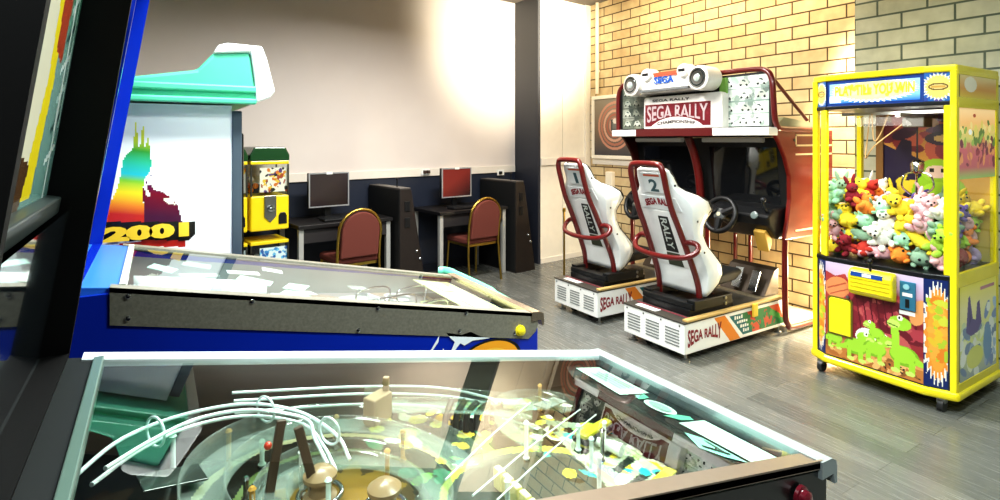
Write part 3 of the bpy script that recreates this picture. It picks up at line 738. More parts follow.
c.put(c.poly_m(sm(fl)), c.grad([(0, '#c32c22'), (.1, '#e8862a'), (.24, '#f1d92c'), (.38, '#7cc23e'), (.45, '#2fb7c4'), (.6, '#35b48a'), (.72, '#3f9c3a'), (.86, '#c8d23a'), (1, '#e9e45a')], t))
fl0 = [cu(*p) for p in ((101, 222), (104, 200), (106, 182), (109, 166), (112, 180), (111, 200), (108, 222))]
c.put(c.poly_m(sm(fl0)), c.grad([(0, '#d04a26'), (.3, '#f0d230'), (.6, '#48b4b0'), (1, '#4a9a3a')], t))
fl2 = [cu(*p) for p in ((144, 222), (143, 190), (145, 178), (149, 188), (151, 175), (155, 190), (162, 192), (170, 197), (178, 206), (182, 222))]
c.put(c.poly_m(fl2), c.grad([(0, '#4a1038'), (.25, '#7a1428'), (.45, '#3a1a5c'), (.8, '#221440'), (1, '#201238')], t))
c.poly([cu(*p) for p in ((145, 178), (148, 190), (151, 196), (147, 197), (144, 188))], '#f2efe2'); c.poly([cu(*p) for p in ((163, 199), (172, 197), (176, 205), (168, 204))], '#efe6cf'); c.poly([cu(*p) for p in ((151, 176), (156, 186), (154, 190), (150, 184))], '#efe9dd')
c.poly([cu(*p) for p in ((96, 222), (195, 222), (196, 234), (188, 241), (96, 241))], '#1d1b18'); c.poly([cu(*p) for p in ((150, 240), (186, 241), (186, 247), (100, 247))], '#b3261c')
c.mesh('side_panel', (xs, YC+.005, .1), (1, 0, 0), (0, 0, 1), painted('gloss side print', .25), root, base)
x0, z0 = at(102, 243, YC); x1_, z1 = at(189, 221.5, YC)
lettering('year_lettering', '2001', (x0, YC-.004, z0), (1, 0, 0), (0, 0, 1), x1_-x0, z1-z0, mat('yellow print', '#f7cf3a', .35), root, base, .07)
N().box(xe, xe2, YC-.004, YC+.02, .05, ztop-.02).build('edge_trim', mat('slate trim', '#44505a', .5), root, bevel=.004)
MINT = mat('mint canopy', '#56c29a', .4); 
YA, YZ = YC-.05, YC+1.05
P = lambda L: [at(a_, b_, YA) for a_, b_ in L]
far_l = -.9
pf = P([(196.7, 69.6), (213.4, 52.9), (250, 52), (254, 80), (258, 102.5)])
zl = at(133, 76, YA)[1]
N().prism([(far_l, zl-.02)]+[at(133, 76, YA)]+pf+[(far_l, pf[-1][1])], YA, YZ).build('canopy', MINT, root, bevel=.012, seg=3)
wp = P([(213, 53.5), (218, 45), (228, 43), (262, 46.5), (267, 60), (275, 92), (270, 98), (256, 103), (254.5, 80), (250.5, 52.5)])
N().prism(wp, YA-.012, YZ+.012).build('canopy_end_cap', mat('translucent white cap', '#eef0ea', .3), root, bevel=.01, seg=3)
r1 = at(133, 83, YA)[1]
for za, zb_, d in ((at(200, 91, YA)[1], at(200, 84, YA)[1], .014), (at(200, 103, YA)[1], at(200, 97, YA)[1], .02)):
    N().box(far_l, at(256, 90, YA)[0], YA-d, YA+.01, za, zb_).build('canopy_ridge', MINT, root, bevel=.006)
# seat-less front: monitor hood and control deck hidden behind the tables
N().box(xe2-.02, xe2+.02, YC+.1, YC+.9, .95, 1.55).build('screen', mat('dark screen', '#0c0e10', .1), root, bevel=.01)
N().prism([(xe2, .1), (xe2+.25, .1), (xe2+.25, .70), (xe2, .82)], YC+.12, YC+.88).build('control_deck', mat('dark grey cabinet', '#3e4347', .5), root, bevel=.01)

# ------------------------------------------------------------------ capsule machines on a rack
def wallpt(x, d): n = Vector((WS, -1)).normalized(); return (x+n.x*d, wy(x)+n.y*d)
YEL = mat('glossy yellow', '#f2d51d', .3, coat=.3)
def capsule(x, label, seed):
    px, py = wallpt(x, .36)
    r = empty('capsule_machine', (px, py, 0), WA); tag(r, label, 'vending machine')
    w, d = .16, .17
    MB().box(-w+.02, w-.02, -d+.03, d-.03, 0, .06).build('base', DARKMETAL, r, bevel=.01)
    for t in range(2):
        z = .05+.69*t; R = random.Random(seed+t)
        MB().box(-w, w, -d, d, z, z+.30).build('coin_housing', YEL, r, bevel=.012)
        MB().prism([(-.05, z+.30), (.05, z+.30), (.05, z+.12), (.0, z+.07), (-.05, z+.12)], -d-.012, -d, 'y').build('coin_plate', STEEL, r, bevel=.004)
        k = MB().lathe([(.028, 0), (.028, .02), (.012, .022), (.012, .04)], (0, -d-.01, z+.19), (0, -1, 0)).obox((0, -d-.045, z+.19), (.05, .012, .012), .0).build('crank', CHROME, r, True)
        MB().prism([(.07, z+.05), (.14, z+.05), (.14, z+.12), (.125, z+.15), (.085, z+.15), (.07, z+.12)], -d-.008, -d, 'y').build('prize_chute', BLACK, r, bevel=.004)
        MB().box(-w+.01, w-.01, -d+.01, d-.01, z+.30, z+.57).build('clear_bin', CLEAR, r)
        for (sx, sy) in ((-1, -1), (1, -1), (-1, 1), (1, 1)):
            MB().box(sx*w-.012*(sx > 0), sx*w+.012*(sx < 0), sy*d-.012*(sy > 0), sy*d+.012*(sy < 0), z+.3, z+.57).build('corner_post', mat('dark corner', '#33322a', .4), r)
        cols = [['#e8c23c', '#d97a2c', '#f0e9dc', '#5a3a7a', '#a84b2c', '#222'*1+'222'], ['#3f8fd0', '#6fc0ec', '#e8f2f6', '#2a62b0']][1-t]
        cols = [q if len(q) == 7 else '#222222' for q in cols]
        cv = Cv(.23, .21, 44, cols[2]); cv.blotch(cols, 70, .04, .12, seed+t)
        cv.mesh('display_card', (-.08, -d+.02, z+.33), (1, 0, 0), (0, 0, 1), painted('display card', .4), r)
        for j in range(16):
            MB().ell((R.uniform(-.125, .125), R.uniform(-.08, .13), z+.33+.05*(j//6)), .026, n=10, m=7).build('capsule', mat('capsule '+cols[j % len(cols)], cols[j % len(cols)], .25), r, True)
        MB().box(-w, w, -d, d, z+.57, z+.60).build('bin_rim', YEL, r, bevel=.006)
        if t == 1:
            MB().prism([(-w-.005, z+.60), (w+.005, z+.60), (w+.005, z+.65), (w-.03, z+.72), (-w+.03, z+.72), (-w-.005, z+.65)], -d-.005, d+.005, 'y').build('lid', mat('green lid', '#1f4a28', .25, coat=.4), r, bevel=.01)
capsule(.775, 'yellow capsule vending machine with green lid beside the first computer desk', 40)
capsule(.435, 'yellow capsule vending machine half hidden behind the white arcade cabinet', 50)

# ------------------------------------------------------------------ computer corner
DESKM = mat('black desk laminate', '#1d1b1c', .4); GREYP = mat('pale grey leg', '#b6b6b2', .35, .3)
def desk(x0, label):
    px, py = wallpt(x0, 0); r = empty('computer_desk', (px, py, 0), WA); tag(r, label, 'desk')
    L, D = .92, .62
    MB().box(0, L, -D, -.02, .73, .765).build('desktop', DESKM, r, bevel=.004)
    MB().box(.02, L-.02, -D+.03, -D+.05, .60, .73).build('modesty_apron', mat('dark apron', '#2b2829', .5), r)
    for x in (.035, L-.035):
        for y in (-D+.05, -.06):
            MB().box(x-.022, x+.022, y-.022, y+.022, 0, .73).build('leg', GREYP, r, bevel=.003)
    return r
desk(.985, 'black computer desk with pale leg beside the yellow capsule machines')
desk(2.44, 'black computer desk between the two dark coin cabinets')
def monitor(x, d, col, label, emit):
    px, py = wallpt(x, d); r = empty('computer_monitor', (px, py, .767), WA); tag(r, label, 'monitor')
    w, h, z = .20, .165, .11
    b = MB().box(-w, w, 0, .045, z, z+2*h).build('back_shell', BLACK, r, bevel=.008)
    f = MB()
    for a_ in ((-w, w, z, z+.012), (-w, w, z+2*h-.012, z+2*h), (-w, -w+.012, z+.012, z+2*h-.012), (w-.012, w, z+.012, z+2*h-.012)): f.box(a_[0], a_[1], -.012, 0, a_[2], a_[3])
    f.build('bezel', mat('silver bezel', '#aeb0b4', .35, .4), r)
    c = Cv(.376, .306, 40, col); c.put(c.V > -1, c.grad([(0, '#241c20'), (.6, col), (1, col)], c.V*.6+(1.2-c.U)*.4))
    c.mesh('screen', (-w+.012, -.006, z+.012), (1, 0, 0), (0, 0, 1), painted('lcd panel '+label[:6], .15, emit), r)
    MB().box(-.03, .03, -.018, -.01, z+2*h-.018, z+2*h+.004).build('webcam', WHITEP, r, bevel=.002)
    MB().box(-.03, .03, .03, .06, .02, z+.05).lathe([(.10, 0), (.10, .008), (.03, .02)], (0, .03, 0)).build('stand', BLACK, r, bevel=.002)
monitor(1.385, .30, '#3a3233', 'switched off computer monitor with silver bezel beside the yellow capsule machines', .05)
monitor(2.84, .33, '#74302a', 'computer monitor showing a reddish screen', .16)
def keyboard(x, d, label):
    px, py = wallpt(x, d); r = empty('keyboard', (px, py, .767), WA); tag(r, label, 'keyboard')
    MB().box(-.2, .2, -.07, .07, 0, .018).build('key_tray', BLACK, r, bevel=.004)
    k = MB()
    for i in range(14):
        for j in range(4): k.box(-.19+.0272*i, -.168+.0272*i, -.06+.03*j, -.036+.03*j, .018, .024)
    k.build('keys', DARKMETAL, r)
keyboard(1.45, .46, 'black keyboard in front of the switched off monitor')
keyboard(2.86, .48, 'black keyboard in front of the reddish monitor')
WOODD = mat('dark brown laminate', '#231c19', .5, var=.2, scale=20)
def coin_cabinet(x, label):
    px, py = wallpt(x, 0); r = empty('coin_cabinet', (px, py, 0), WA); tag(r, label, 'cabinet')
    prof = [(0, 0), (.30, 0), (.13, 1.02), (.11, 1.04), (0, 1.04)]
    MB().prism(prof, -.70, -.02, 'y').build('cabinet_body', WOODD, r, bevel=.006)
    MB().box(-.006, .0, -.69, -.03, .02, 1.03).build('side_panel', BLACKM, r)
    MB().box(.0, .12, -.70, -.03, 1.04, 1.05).build('top_plate', mat('grey top', '#5a5653', .4), r, bevel=.003)
    for z in (.82, .66): MB().box(.05, .11, -.708, -.70, z, z+.10).build('coin_slot', BLACK, r, bevel=.004)
    for z, a_ in ((.42, .18), (.34, .22)): MB().lathe([(.014, 0), (.014, .012), (.008, .02), (0, .022)], (a_, -.70, z), (0, -1, 0)).build('lock', CHROME, r, True)
    s = MB().cyl((.05, -.55, 1.05), (.05, -.55, 1.12), .006).ell((.05, -.55, 1.13), .014).build('joystick', BLACK, r, True)
coin_cabinet(1.93, 'dark brown coin cabinet standing to the right of the first computer desk')
coin_cabinet(3.40, 'dark brown coin cabinet standing against the dark return wall')

GOLD = mat('gold tube', '#b99d4e', .3, 1.); MAROON = mat('maroon fabric', '#6a342b', .85, bump=.5, scale=250)
def chair(x, y, rz, label):
    r = empty('banquet_chair', (x, y, 0), rz); tag(r, label, 'chair', 'banquet chairs at the computer desks')
    hw = .20
    path = [(-hw, -.21, .44), (-hw, -.225, .60), (-hw, -.245, .70)]+[(-hw*math.cos(a_), -.245-.02*math.sin(a_), .70+hw*math.sin(a_)) for a_ in [PI*k/14 for k in range(1, 14)]]+[(hw, -.245, .70), (hw, -.225, .60), (hw, -.21, .44)]
    MB().tube(path, .0135, 10).build('back_frame', GOLD, r, True)
    pr = [(-.18, .47), (.18, .47), (.18, .70)]+[(.18*math.cos(a_), .70+.18*math.sin(a_)) for a_ in [PI*k/14 for k in range(1, 14)]]+[(-.18, .70)]
    vs = []
    b = MB(); n = len(pr)
    for dy in (-.022, .022): vs += [(p_[0], -.212-.15*(p_[1]-.44)+dy, p_[1]) for p_ in pr]
    b.add(vs, [tuple(range(n)), tuple(range(2*n-1, n-1, -1))]+[(i, (i+1) % n, n+(i+1) % n, n+i) for i in range(n)])
    b.build('backrest', MAROON, r, bevel=.012, seg=3)
    MB().box(-.17, .17, -.243, -.236, .515, .535).build('back_gap', BLACKM, r)
    MB().prism([(-.2, -.2), (.2, -.2), (.215, .18), (.17, .22), (-.17, .22), (-.215, .18)], .41, .475, 'z').build('seat', MAROON, r, bevel=.02, seg=3)
    MB().box(-.19, .19, -.19, .19, .385, .41).build('seat_frame', GOLD, r)
    for s in (-1, 1):
        MB().tube([(s*hw, -.21, .46), (s*hw*1.02, -.215, .3), (s*hw*1.06, -.25, .0)], .012, 10).build('leg', GOLD, r, True)
        MB().tube([(s*.19, .18, .41), (s*.195, .19, .25), (s*.205, .21, .0)], .012, 10).build('leg', GOLD, r, True)
chair(1.53, 5.12, .12, 'maroon banquet chair with gold frame at the desk beside the capsule machines')
chair(2.97, 5.36, .12, 'maroon banquet chair with gold frame at the desk with the reddish monitor')

# ------------------------------------------------------------------ rally seats
MAROONP = mat('maroon print', '#8a1f2a', .4); BLKP = mat('black print', '#1b1c1e', .4); GREENP = mat('green print', '#1f6b45', .4)
def seat_unit(num, x, y, label):
    r = empty('driving_rig', (x, y, 0)); tag(r, label, 'racing seat')
    L, hw, zb, zt = 1.23, .285, .06, .268
    base = MB().box(0, L, -hw, hw, zb, zt).build('base', WHITEP, r, bevel=.006)
    # rear louvres
    lv = MB()
    for g in range(3):
        for k in range(6):
            yc = .18-.18*g; z = .105+.021*k
            lv.box(-.003, .002, yc-.062, yc+.062, z, z+.007)
    lv.build('louvre_vent', mat('vent shadow', '#6d7070', .6), base)
    for k in range(4): MB().lathe([(.006, 0), (.006, .003)], (-.001, .25-.165*k, .25), (-1, 0, 0), 10).build('screw', DARKMETAL, base)
    deck = MB().box(-.004, L, -hw-.004, hw+.004, zt, zt+.012).build('deck', mat('dark deck', '#4a4640', .35), r, bevel=.002)
    MB().box(.10, .115, -hw+.03, hw-.03, zt+.012, zt+.014).build('red_strip', mat('pinkish strip', '#8c3a48', .4), deck)
    MB().box(.03, .09, .0, .2, zt+.012, zt+.0135).build('sticker', WHITEP, deck)
    MB().box(.02, L-.02, -hw-.01, -hw+.035, zt+.012, zt+.028).build('deck_edge', mat('sandy edge', '#c7a76a', .4), deck, bevel=.003)
    # printed side
    c = Cv(L-.02, .195, 60, '#f2f1ec')
    k = 1/.195
    c.poly([(.30*k, 1), (.42*k, 1), (.60*k, 0), (.48*k, 0)], '#e88a2e'); c.poly([(.42*k, 1), (.47*k, 1), (.65*k, 0), (.60*k, 0)], '#f4f2ea')
    c.poly([(.47*k, .92), (1.08*k, .92), (1.16*k, .10), (.63*k, .10)], '#2f7d48'); c.poly([(.47*k, .92), (.60*k, .92), (.74*k, .1), (.63*k, .1)], '#1c6a6c')
    c.poly([(.68*k, .92), (.80*k, .92), (.78*k, .5), (.72*k, .6)], '#c9482c'); c.poly([(.74*k, .1), (.86*k, .1), (.80*k, .45), (.75*k, .4)], '#cf4f30'); c.poly([(.95*k, .92), (1.08*k, .92), (1.14*k, .3), (1.1*k, .4)], '#d95a34'); c.poly([(.88*k, .6), (1.0*k, .5), (.98*k, .2), (.9*k, .2)], '#c9502f'); c.poly([(.98*k, .8), (1.1*k, .5), (1.1*k, .3), (.95*k, .6)], '#4fa04a')
    c.blotch(['#2f8a4c', '#d46a3a', '#246b3c', '#b43a28'], 26, .03, .09, 60+num, (.7*k, 1.05*k, .15, .85))
    R = random.Random(77)
    for j, (a0, n_) in enumerate(((.53, 4), (.56, 5), (.60, 4), (.63, 3))):
        for q in range(n_): c.rect((a0+.026*q)*k, (a0+.018+.026*q)*k, .74-.18*j, .74-.18*j+R.uniform(.09, .13), '#f3f3ee')
    c.mesh('side_print', (.01, -hw-.0015, zb+.006), (1, 0, 0), (0, 0, 1), painted('gloss sticker', .3), base)
    lettering('logo_lettering', 'SEGA RALLY', (.03, -hw-.004, zb+.04), (1, 0, 0), (0, 0, 1), .36, .125, MAROONP, base, (0, 0, 0), .03, fn=lambda a, b: (a, b*(.85+.3*abs(a-.5)*1.2)+.30*(1-(2*a-1)**2)*(1-b)*1.1))
    MB().box(.74, .80, -hw-.02, -hw-.004, zt-.07, zt+.03).build('latch', mat('yellow latch', '#e7c23c', .4), base, bevel=.006)
    for a_ in (.06, L-.08):
        for b_ in (-hw+.04, hw-.04):
            MB().lathe([(.03, 0), (.03, .006), (.01, .018), (.009, zb)], (a_, b_, 0)).build('levelling_foot', STEEL, base, True)
    for b_ in (-.1, .12):
        MB().cyl((.1, b_-.012, .032), (.1, b_+.012, .032), .032, n=18).build('castor', RUBBER, base, True)
    # slide mount
    mo = MB().box(.13, .62, -.22, .22, zt+.012, zt+.06).box(.16, .58, -.24, -.17, zt+.05, zt+.12).box(.16, .58, .17, .24, zt+.05, zt+.12).box(.14, .22, -.23, .23, zt+.06, zt+.10).build('slide_mount', BLACK, r, bevel=.006)
    MB().cyl((.62, -.2, zt+.05), (.62, .2, zt+.05), .016).build('slide_bar', CHROME, mo, True)
    for zz in (.04, .08): MB().lathe([(.012, 0), (.012, .006)], (.5, -.24, zt+zz+.02), (0, -1, 0), 12).build('bolt', STEEL, mo)
    # bucket shell
    st = [(1.315, .10, .01), (1.30, .135, .02), (1.26, .148, .03), (1.19, .155, .04), (1.15, .18, .08), (1.12, .22, .15), (1.08, .25, .20), (1.03, .257, .205), (.98, .25, .15), (.92, .232, .105), (.84, .22, .085), (.76, .222, .095), (.69, .235, .13), (.62, .247, .16), (.55, .25, .15), (.49, .245, .11), (.44, .23, .06), (.40, .21, .02)]
    xbk = lambda h: -.02+(1.33-h)*.4 if h > .58 else .28+(.58-h)*.1
    rows = []; n = 20
    for h, w, d in st:
        row = []
        for i in range(n+1):
            s = -1+2*i/n; a_ = abs(s)
            ang = max(0, (a_-.45)/.55)
            yy = math.copysign(min(a_/.62, 1.)**.95*w*(1 if a_ < .62 else 1), s)
            xx = d*max(0, (a_-.5)/.5)**1.4
            row.append((xbk(h)+xx+.012*(1-a_)*0, yy, h))
        rows.append(row)
    sh = MB().grid(rows).build('bucket_shell', mat('white seat shell', '#e9ecea', .3, coat=.3), r, True, solid=.022)
    for e in (0, n):
        MB().tube(smooth_path([(q[e][0]+.006, q[e][1], q[e][2]) for q in rows], 3), .012, 8).build('edge_trim', BLACK, sh, True)
    for h in (1.2, .95, .72):
        for s in (-1, 1):
            w = np.interp(h, [q[0] for q in st][::-1], [q[1] for q in st][::-1]); d = np.interp(h, [q[0] for q in st][::-1], [q[2] for q in st][::-1])
            MB().lathe([(.008, 0), (.008, .004), (.003, .006)], (xbk(h)+d*.35, s*(w+.011), h), (0, s, 0), 10).build('screw', BLACK, sh, True)
    # black cushions inside
    MB().prism([(xbk(.5)+.03, .44), (xbk(.5)+.40, .46), (xbk(.5)+.48, .51), (xbk(.5)+.46, .545), (xbk(.5)+.2, .52), (xbk(.6)+.06, .56)], -.2, .2, 'y').build('seat_cushion', BLACKM, r, bevel=.02, seg=3)
    MB().prism([(xbk(.56)+.03, .56), (xbk(1.2)+.03, 1.2), (xbk(1.2)+.06, 1.2), (xbk(.9)+.10, .9), (xbk(.56)+.08, .56)], -.13, .13, 'y').build('back_cushion', BLACKM, r, bevel=.015, seg=3)
    # rear dressing; panel coordinates along the leaning back
    tn = Vector((.4, 0, -1)).normalized()
    def bp(h, yy, off): return Vector((xbk(h), yy, h))+Vector((-1, 0, -.4)).normalized()*off
    def plate(name, pts, m_, off, th=.004):
        A = [bp(h, yy, off) for yy, h in pts]; B = [bp(h, yy, off-th) for yy, h in pts]; k_ = len(pts)
        return MB().add(A+B, [tuple(range(k_)), tuple(range(2*k_-1, k_-1, -1))]+[(i, (i+1) % k_, k_+(i+1) % k_, k_+i) for i in range(k_)]).build(name, m_, r, bevel=.0015)
    npl = plate('number_plate', [(.11, 1.145), (-.11, 1.145), (-.095, 1.29), (.095, 1.29)], mat('grey white plate', '#dfe3e2', .35), .020, .012)
    U = (0, -1, 0); V = tuple(-tn)
    lettering('seat_number', str(num), bp(1.155, .040 if num == 2 else .02, .0215), U, V, .08 if num == 2 else .04, .098, mat('slate print', '#3f5a60', .4), npl, bold=.03)
    plate('plate_stripe', [(.075, 1.266), (-.075, 1.266), (-.075, 1.280), (.075, 1.280)], mat('orange red print', '#c05a3a', .4), .0215, .001)
    pts = [(.19*math.cos(PI*q/16), 1.05+.045*math.sin(PI*q/16)) for q in range(17)]+[(-.17, 1.02)]+[(-.17*math.cos(PI*q/16), .985+.05*math.sin(PI*q/16)) for q in range(1, 16)]+[(.17, 1.02)]
    plate('logo_band', [(.19, 1.02), (.16, 1.115), (-.16, 1.115), (-.19, 1.02)], mat('grey white plate', '#dfe3e2', .35), .016, .006)
    bow = lambda a, b: (a, b*.7+.3*(1-(2*a-1)**2))
    lettering('logo_lettering', 'SEGA RALLY', bp(1.035, .132, .0185), U, V, .264, .078, MAROONP, r, bold=.05, fn=bow)
    plate('back_panel', [(.155, .585), (.155, .9), (.12, .985), (.06, 1.01), (-.06, 1.01), (-.12, .985), (-.155, .9), (-.155, .585)], mat('panel white', '#eef0ee', .3), .017, .006)
    plate('dark_inset', [(.07, .59), (.06, .69), (-.06, .69), (-.07, .59)], mat('olive inset', '#3d4130', .5), .0195, .002)
    plate('dark_inset', [(.058, .70), (.045, .97), (-.045, .97), (-.058, .70)], BLKP, .0195, .002)
    lettering('back_lettering', 'RALLY', bp(.955, .03, .0205), tuple(tn), U, .25, .06, mat('pale print', '#c9d2cc', .4), r, bold=.02)
    # red tube cage
    zt2 = zt+.08
    half = [(.285, .185, zt2), (.262, .182, .50), (.165, .172, .73), (.085, .165, .90), (.02, .16, 1.03), (-.03, .155, 1.18), (-.055, .155, 1.27), (-.066, .142, 1.325), (-.07, .10, 1.35)]
    cage = half+[(a_, -b_, c_) for a_, b_, c_ in half[::-1]]
    MB().tube(smooth_path(cage, 4), .0215, 12).build('roll_frame', RED, r, True)
    lh = [(.135, .17, .79), (.15, .22, .80), (.155, .27, .785), (.125, .285, .745), (.075, .23, .705), (.05, .12, .69), (.045, 0, .685)]
    loop = lh+[(a_, -b_, c_) for a_, b_, c_ in lh[-2::-1]]
    MB().tube(smooth_path(loop, 5), .0195, 12).build('rear_bar', RED, r, True)
    MB().box(.95, 1.2, -.25, .25, zt+.012, zt+.022).build('foot_plate', mat('worn plate', '#9a8f78', .35, .5), r)
    pb = MB().prism([(1.0, zt+.022), (1.2, zt+.022), (1.2, .50), (1.14, .48)], -.22, .18, 'y').build('pedal_box', mat('brown metal', '#4a4036', .4, .5), r, bevel=.006)
    for k_, yy in enumerate((-.14, .02)):
        MB().obox((1.0+.015*k_, yy, .40), (.012, .07, .17), Matrix.Rotation(.45, 3, 'Y')).build('pedal', CHROME, pb, bevel=.003)
        MB().tube([(1.02, yy, .36), (1.12, yy, .33)], .012, 8).build('pedal_arm', STEEL, pb, True)
    return r
seat_unit(2, 3.04, 2.81, 'white racing seat bearing the number two on its headrest, standing nearer the claw machine')
seat_unit(1, 3.07, 3.715, 'white racing seat bearing the number one on its headrest, standing beside the cream wall panel')

# ------------------------------------------------------------------ twin rally cabinet
base = (4.4, 3.3, 0); root = empty('racing_arcade_cabinet', base); tag(root, 'red twin racing arcade cabinet with headlight topper and rally sign', 'arcade machine')
N = lambda: MB(base)
YR, YL = 2.47, 4.13
side = [(3.99, 1.575), (4.06, 1.50), (4.14, 1.38), (4.20, 1.24), (4.205, 1.05), (4.17, .88), (4.13, .745), (4.82, .745), (4.82, 1.60), (3.99, 1.60)]
ORED = mat('orange red panel', '#74190e', .35, coat=.2)
for y0, y1, m_ in ((YR, YR+.035, ORED), (YL-.035, YL, mat('dark red panel', '#4a1512', .35))):
    s_ = N().prism(side, y0, y1).build('side_panel', m_, root, bevel=.008)
    if y0 == YR:
        w_ = mat('cream stripe', '#ead2ae', .4)
        for z in (1.47, 1.40, .80):
            N().box(4.27, 4.80, YR-.002, YR, z, z+.014).build('stripe', w_, s_)
        N().box(4.27, 4.284, YR-.002, YR, 1.47, 1.565).box(4.27, 4.55, YR-.002, YR, 1.551, 1.565).build('stripe', w_, s_)
        for x in (4.25, 4.75): N().lathe([(.012, 0), (.012, .005)], (x, YR, 1.52), (0, -1, 0), 12).build('bolt', DARKMETAL, s_)
# lower frame of red tubes
for y in (YR+.02, 3.2, 3.36, YL-.02):
    N().tube(smooth_path([(4.16, y, .76), (4.16, y, .45), (4.165, y, .17), (4.20, y, .08), (4.28, y, .045), (4.8, y, .04)], 5), .022, 12).build('frame_tube', RED, root, True)
    N().tube([(4.78, y, .04), (4.78, y, .76)], .02, 10).build('frame_tube', RED, root, True)
N().box(4.24, 4.82, YR+.05, YL-.05, .0, .04).build('floor_plate', mat('pale plate', '#cfc4ae', .4), root)
# housing
N().prism([(4.30, .80), (4.20, 1.54), (4.80, 1.54), (4.80, .80)], YR+.035, YL-.035).build('monitor_housing', BLACKM, root, bevel=.004)
for y0, y1 in ((YR+.12, 3.22), (3.38, YL-.12)):
    fx = lambda z: 4.30-.135*(z-.80)-.004
    fr_ = N().add([(fx(.9), y0, .90), (fx(.9), y1, .90), (fx(1.46), y1, 1.46), (fx(1.46), y0, 1.46)], [(0, 1, 2, 3)]).build('screen', mat('dark crt', '#15171a', .07, coat=1.), root)
    N().box(4.06, 4.11, y0+.03, y1-.03, 1.50, 1.54).build('lamp_tube', mat('dim tube', '#8f8b80', .3, emit=.15), root, bevel=.01)
N().box(4.0, 4.8, YR+.035, YL-.035, 1.545, 1.60).build('hood_ceiling', BLACKM, root)
N().tube(smooth_path([(4.02, 3.3, 1.55), (4.10, 3.3, 1.40), (4.16, 3.3, 1.22), (4.19, 3.3, 1.0), (4.18, 3.3, .78)], 5), .036, 12).build('centre_post', RED, root, True)
# dashboards
for yc in (2.83, 3.73):
    d = N().prism([(4.0, .86), (3.98, .93), (4.06, .985), (4.30, 1.0), (4.30, .74), (4.12, .74)], yc-.31, yc+.33, 'y').build('dashboard', BLACK, root, bevel=.02, seg=3)
    ax = Vector((-1, 0, .35)).normalized(); c0 = Vector((3.83, yc, .925))
    sw = N().torus(c0, .135, .021, ax, 36, 12).build('steering_wheel', mat('wheel grip', '#121315', .45), d, True)
    N().lathe([(.05, -.01), (.05, .012), (.03, .02), (0, .022)], c0, ax).build('wheel_hub', mat('hub grey', '#4a4d4c', .35), sw, True)
    N().lathe([(.016, .0), (.016, .024), (0, .026)], c0, ax).build('wheel_badge', mat('badge cream', '#cfc7a8', .3), sw, True)
    u = ax.cross(Vector((0, 1, 0))).normalized(); w = Vector((0, 1, 0))
    for a_ in (PI*.5, PI*1.17, PI*1.83):
        dd = w*math.cos(a_)+u*math.sin(a_)
        N().tube([c0+dd*.03, c0+dd*.13], [.034, .024], 8).build('spoke', BLACK, sw, True)
    N().cyl(c0-ax*.01, c0-ax*.17, .035, .05).build('steering_column', BLACK, d, True)
    N().lathe([(.03, 0), (.03, .012), (.022, .016), (0, .017)], (3.985, yc-.2, .93), (-1, 0, .3)).build('start_button', mat('pale button', '#6f7c7a', .25), d, True)
    N().tube(smooth_path([(4.05, yc-.27, .95), (3.99, yc-.28, .99), (3.97, yc-.28, 1.05)]), .011, 8).ell((3.97, yc-.28, 1.06), .022).build('gear_lever', DARKMETAL, d, True)
    N().prism([(4.02, .80), (4.10, .86), (4.12, .70), (4.08, .64)], yc-.26, yc-.16, 'y').build('knee_pad', mat('gold pad', '#caa04a', .35), d, bevel=.006)
# visor
N().box(3.90, 4.02, YR-.01, YL+.01, 1.555, 1.618).build('visor', WHITEP, root, bevel=.006)
N().box(3.895, 4.021, 2.955, 3.81, 1.552, 1.621).build('visor_centre', mat('visor maroon', '#591214', .3, coat=.3), root, bevel=.004)
# header board with collage
def rnd(y0, y1, z0, z1, r_, n_=8):
    p_ = [(y0, z0), (y1, z0)]
    p_ += [(y1-r_+r_*math.cos(PI/2*k/n_), z1-r_+r_*math.sin(PI/2*k/n_)) for k in range(n_+1)]
    p_ += [(y0+r_-r_*math.sin(PI/2*k/n_), z1-r_+r_*math.cos(PI/2*k/n_)) for k in range(n_+1)]
    return p_
N().prism(rnd(YR+.02, YL-.02, 1.618, 2.05, .1), 3.985, 4.03, 'x').build('header_board', BLACKM, root)
def collage(seed, w_, h_, warm):
    c = Cv(w_, h_, 70, '#5d6459' if not warm else '#b9c8bd'); R = random.Random(seed)
    cols = ['#8a9184', '#5d665a', '#a9ada0', '#3b4440', '#7b806c', '#6f756b', '#20302c'] if not warm else ['#d9e4dc', '#eef2ec', '#7f9c90', '#4b5f58', '#b8ccbc', '#2a3a3a', '#f2f4ee']
    c.blotch(cols, 60, .05, .2, seed, None, .5)
    for k in range(1, 4): c.rect(0, 5, k/4-.012, k/4+.012, '#454c46' if not warm else '#7f948a')
    for k in range(4):
        for q in range(int(c.a/.35)+1):
            x_, y_ = .15+.35*q+R.uniform(-.05, .05), .125+.25*k
            c.poly([(x_-.11, y_-.05), (x_+.12, y_-.06), (x_+.10, y_+.01), (x_+.04, y_+.07), (x_-.06, y_+.06)], R.choice(['#e6e8e2', '#cfd6cc', '#b5bdb0'] if warm else ['#9aa095', '#84897d', '#b9bdb2'])); c.ell(x_-.06, y_-.05, .025, .025, '#1c1f1e'); c.ell(x_+.07, y_-.055, .025, .025, '#1c1f1e')
            c.poly([(x_-.03, y_+.02), (x_+.05, y_+.015), (x_+.02, y_+.05), (x_-.03, y_+.05)], '#3c4a48')
    return c
collage(5, .36, .40, False).mesh('header_print', (3.982, YL-.06, 1.63), (0, -1, 0), (0, 0, 1), painted('header print', .4, .12), root, base)
collage(6, .42, .40, True).mesh('header_print', (3.982, 2.93, 1.63), (0, -1, 0), (0, 0, 1), painted('header print', .4, .12), root, base)
N().box(3.955, 3.985, 2.865, 2.93, 1.90, 2.03).build('green_panel', mat('leaf green', '#7fae52', .4), root, bevel=.004)
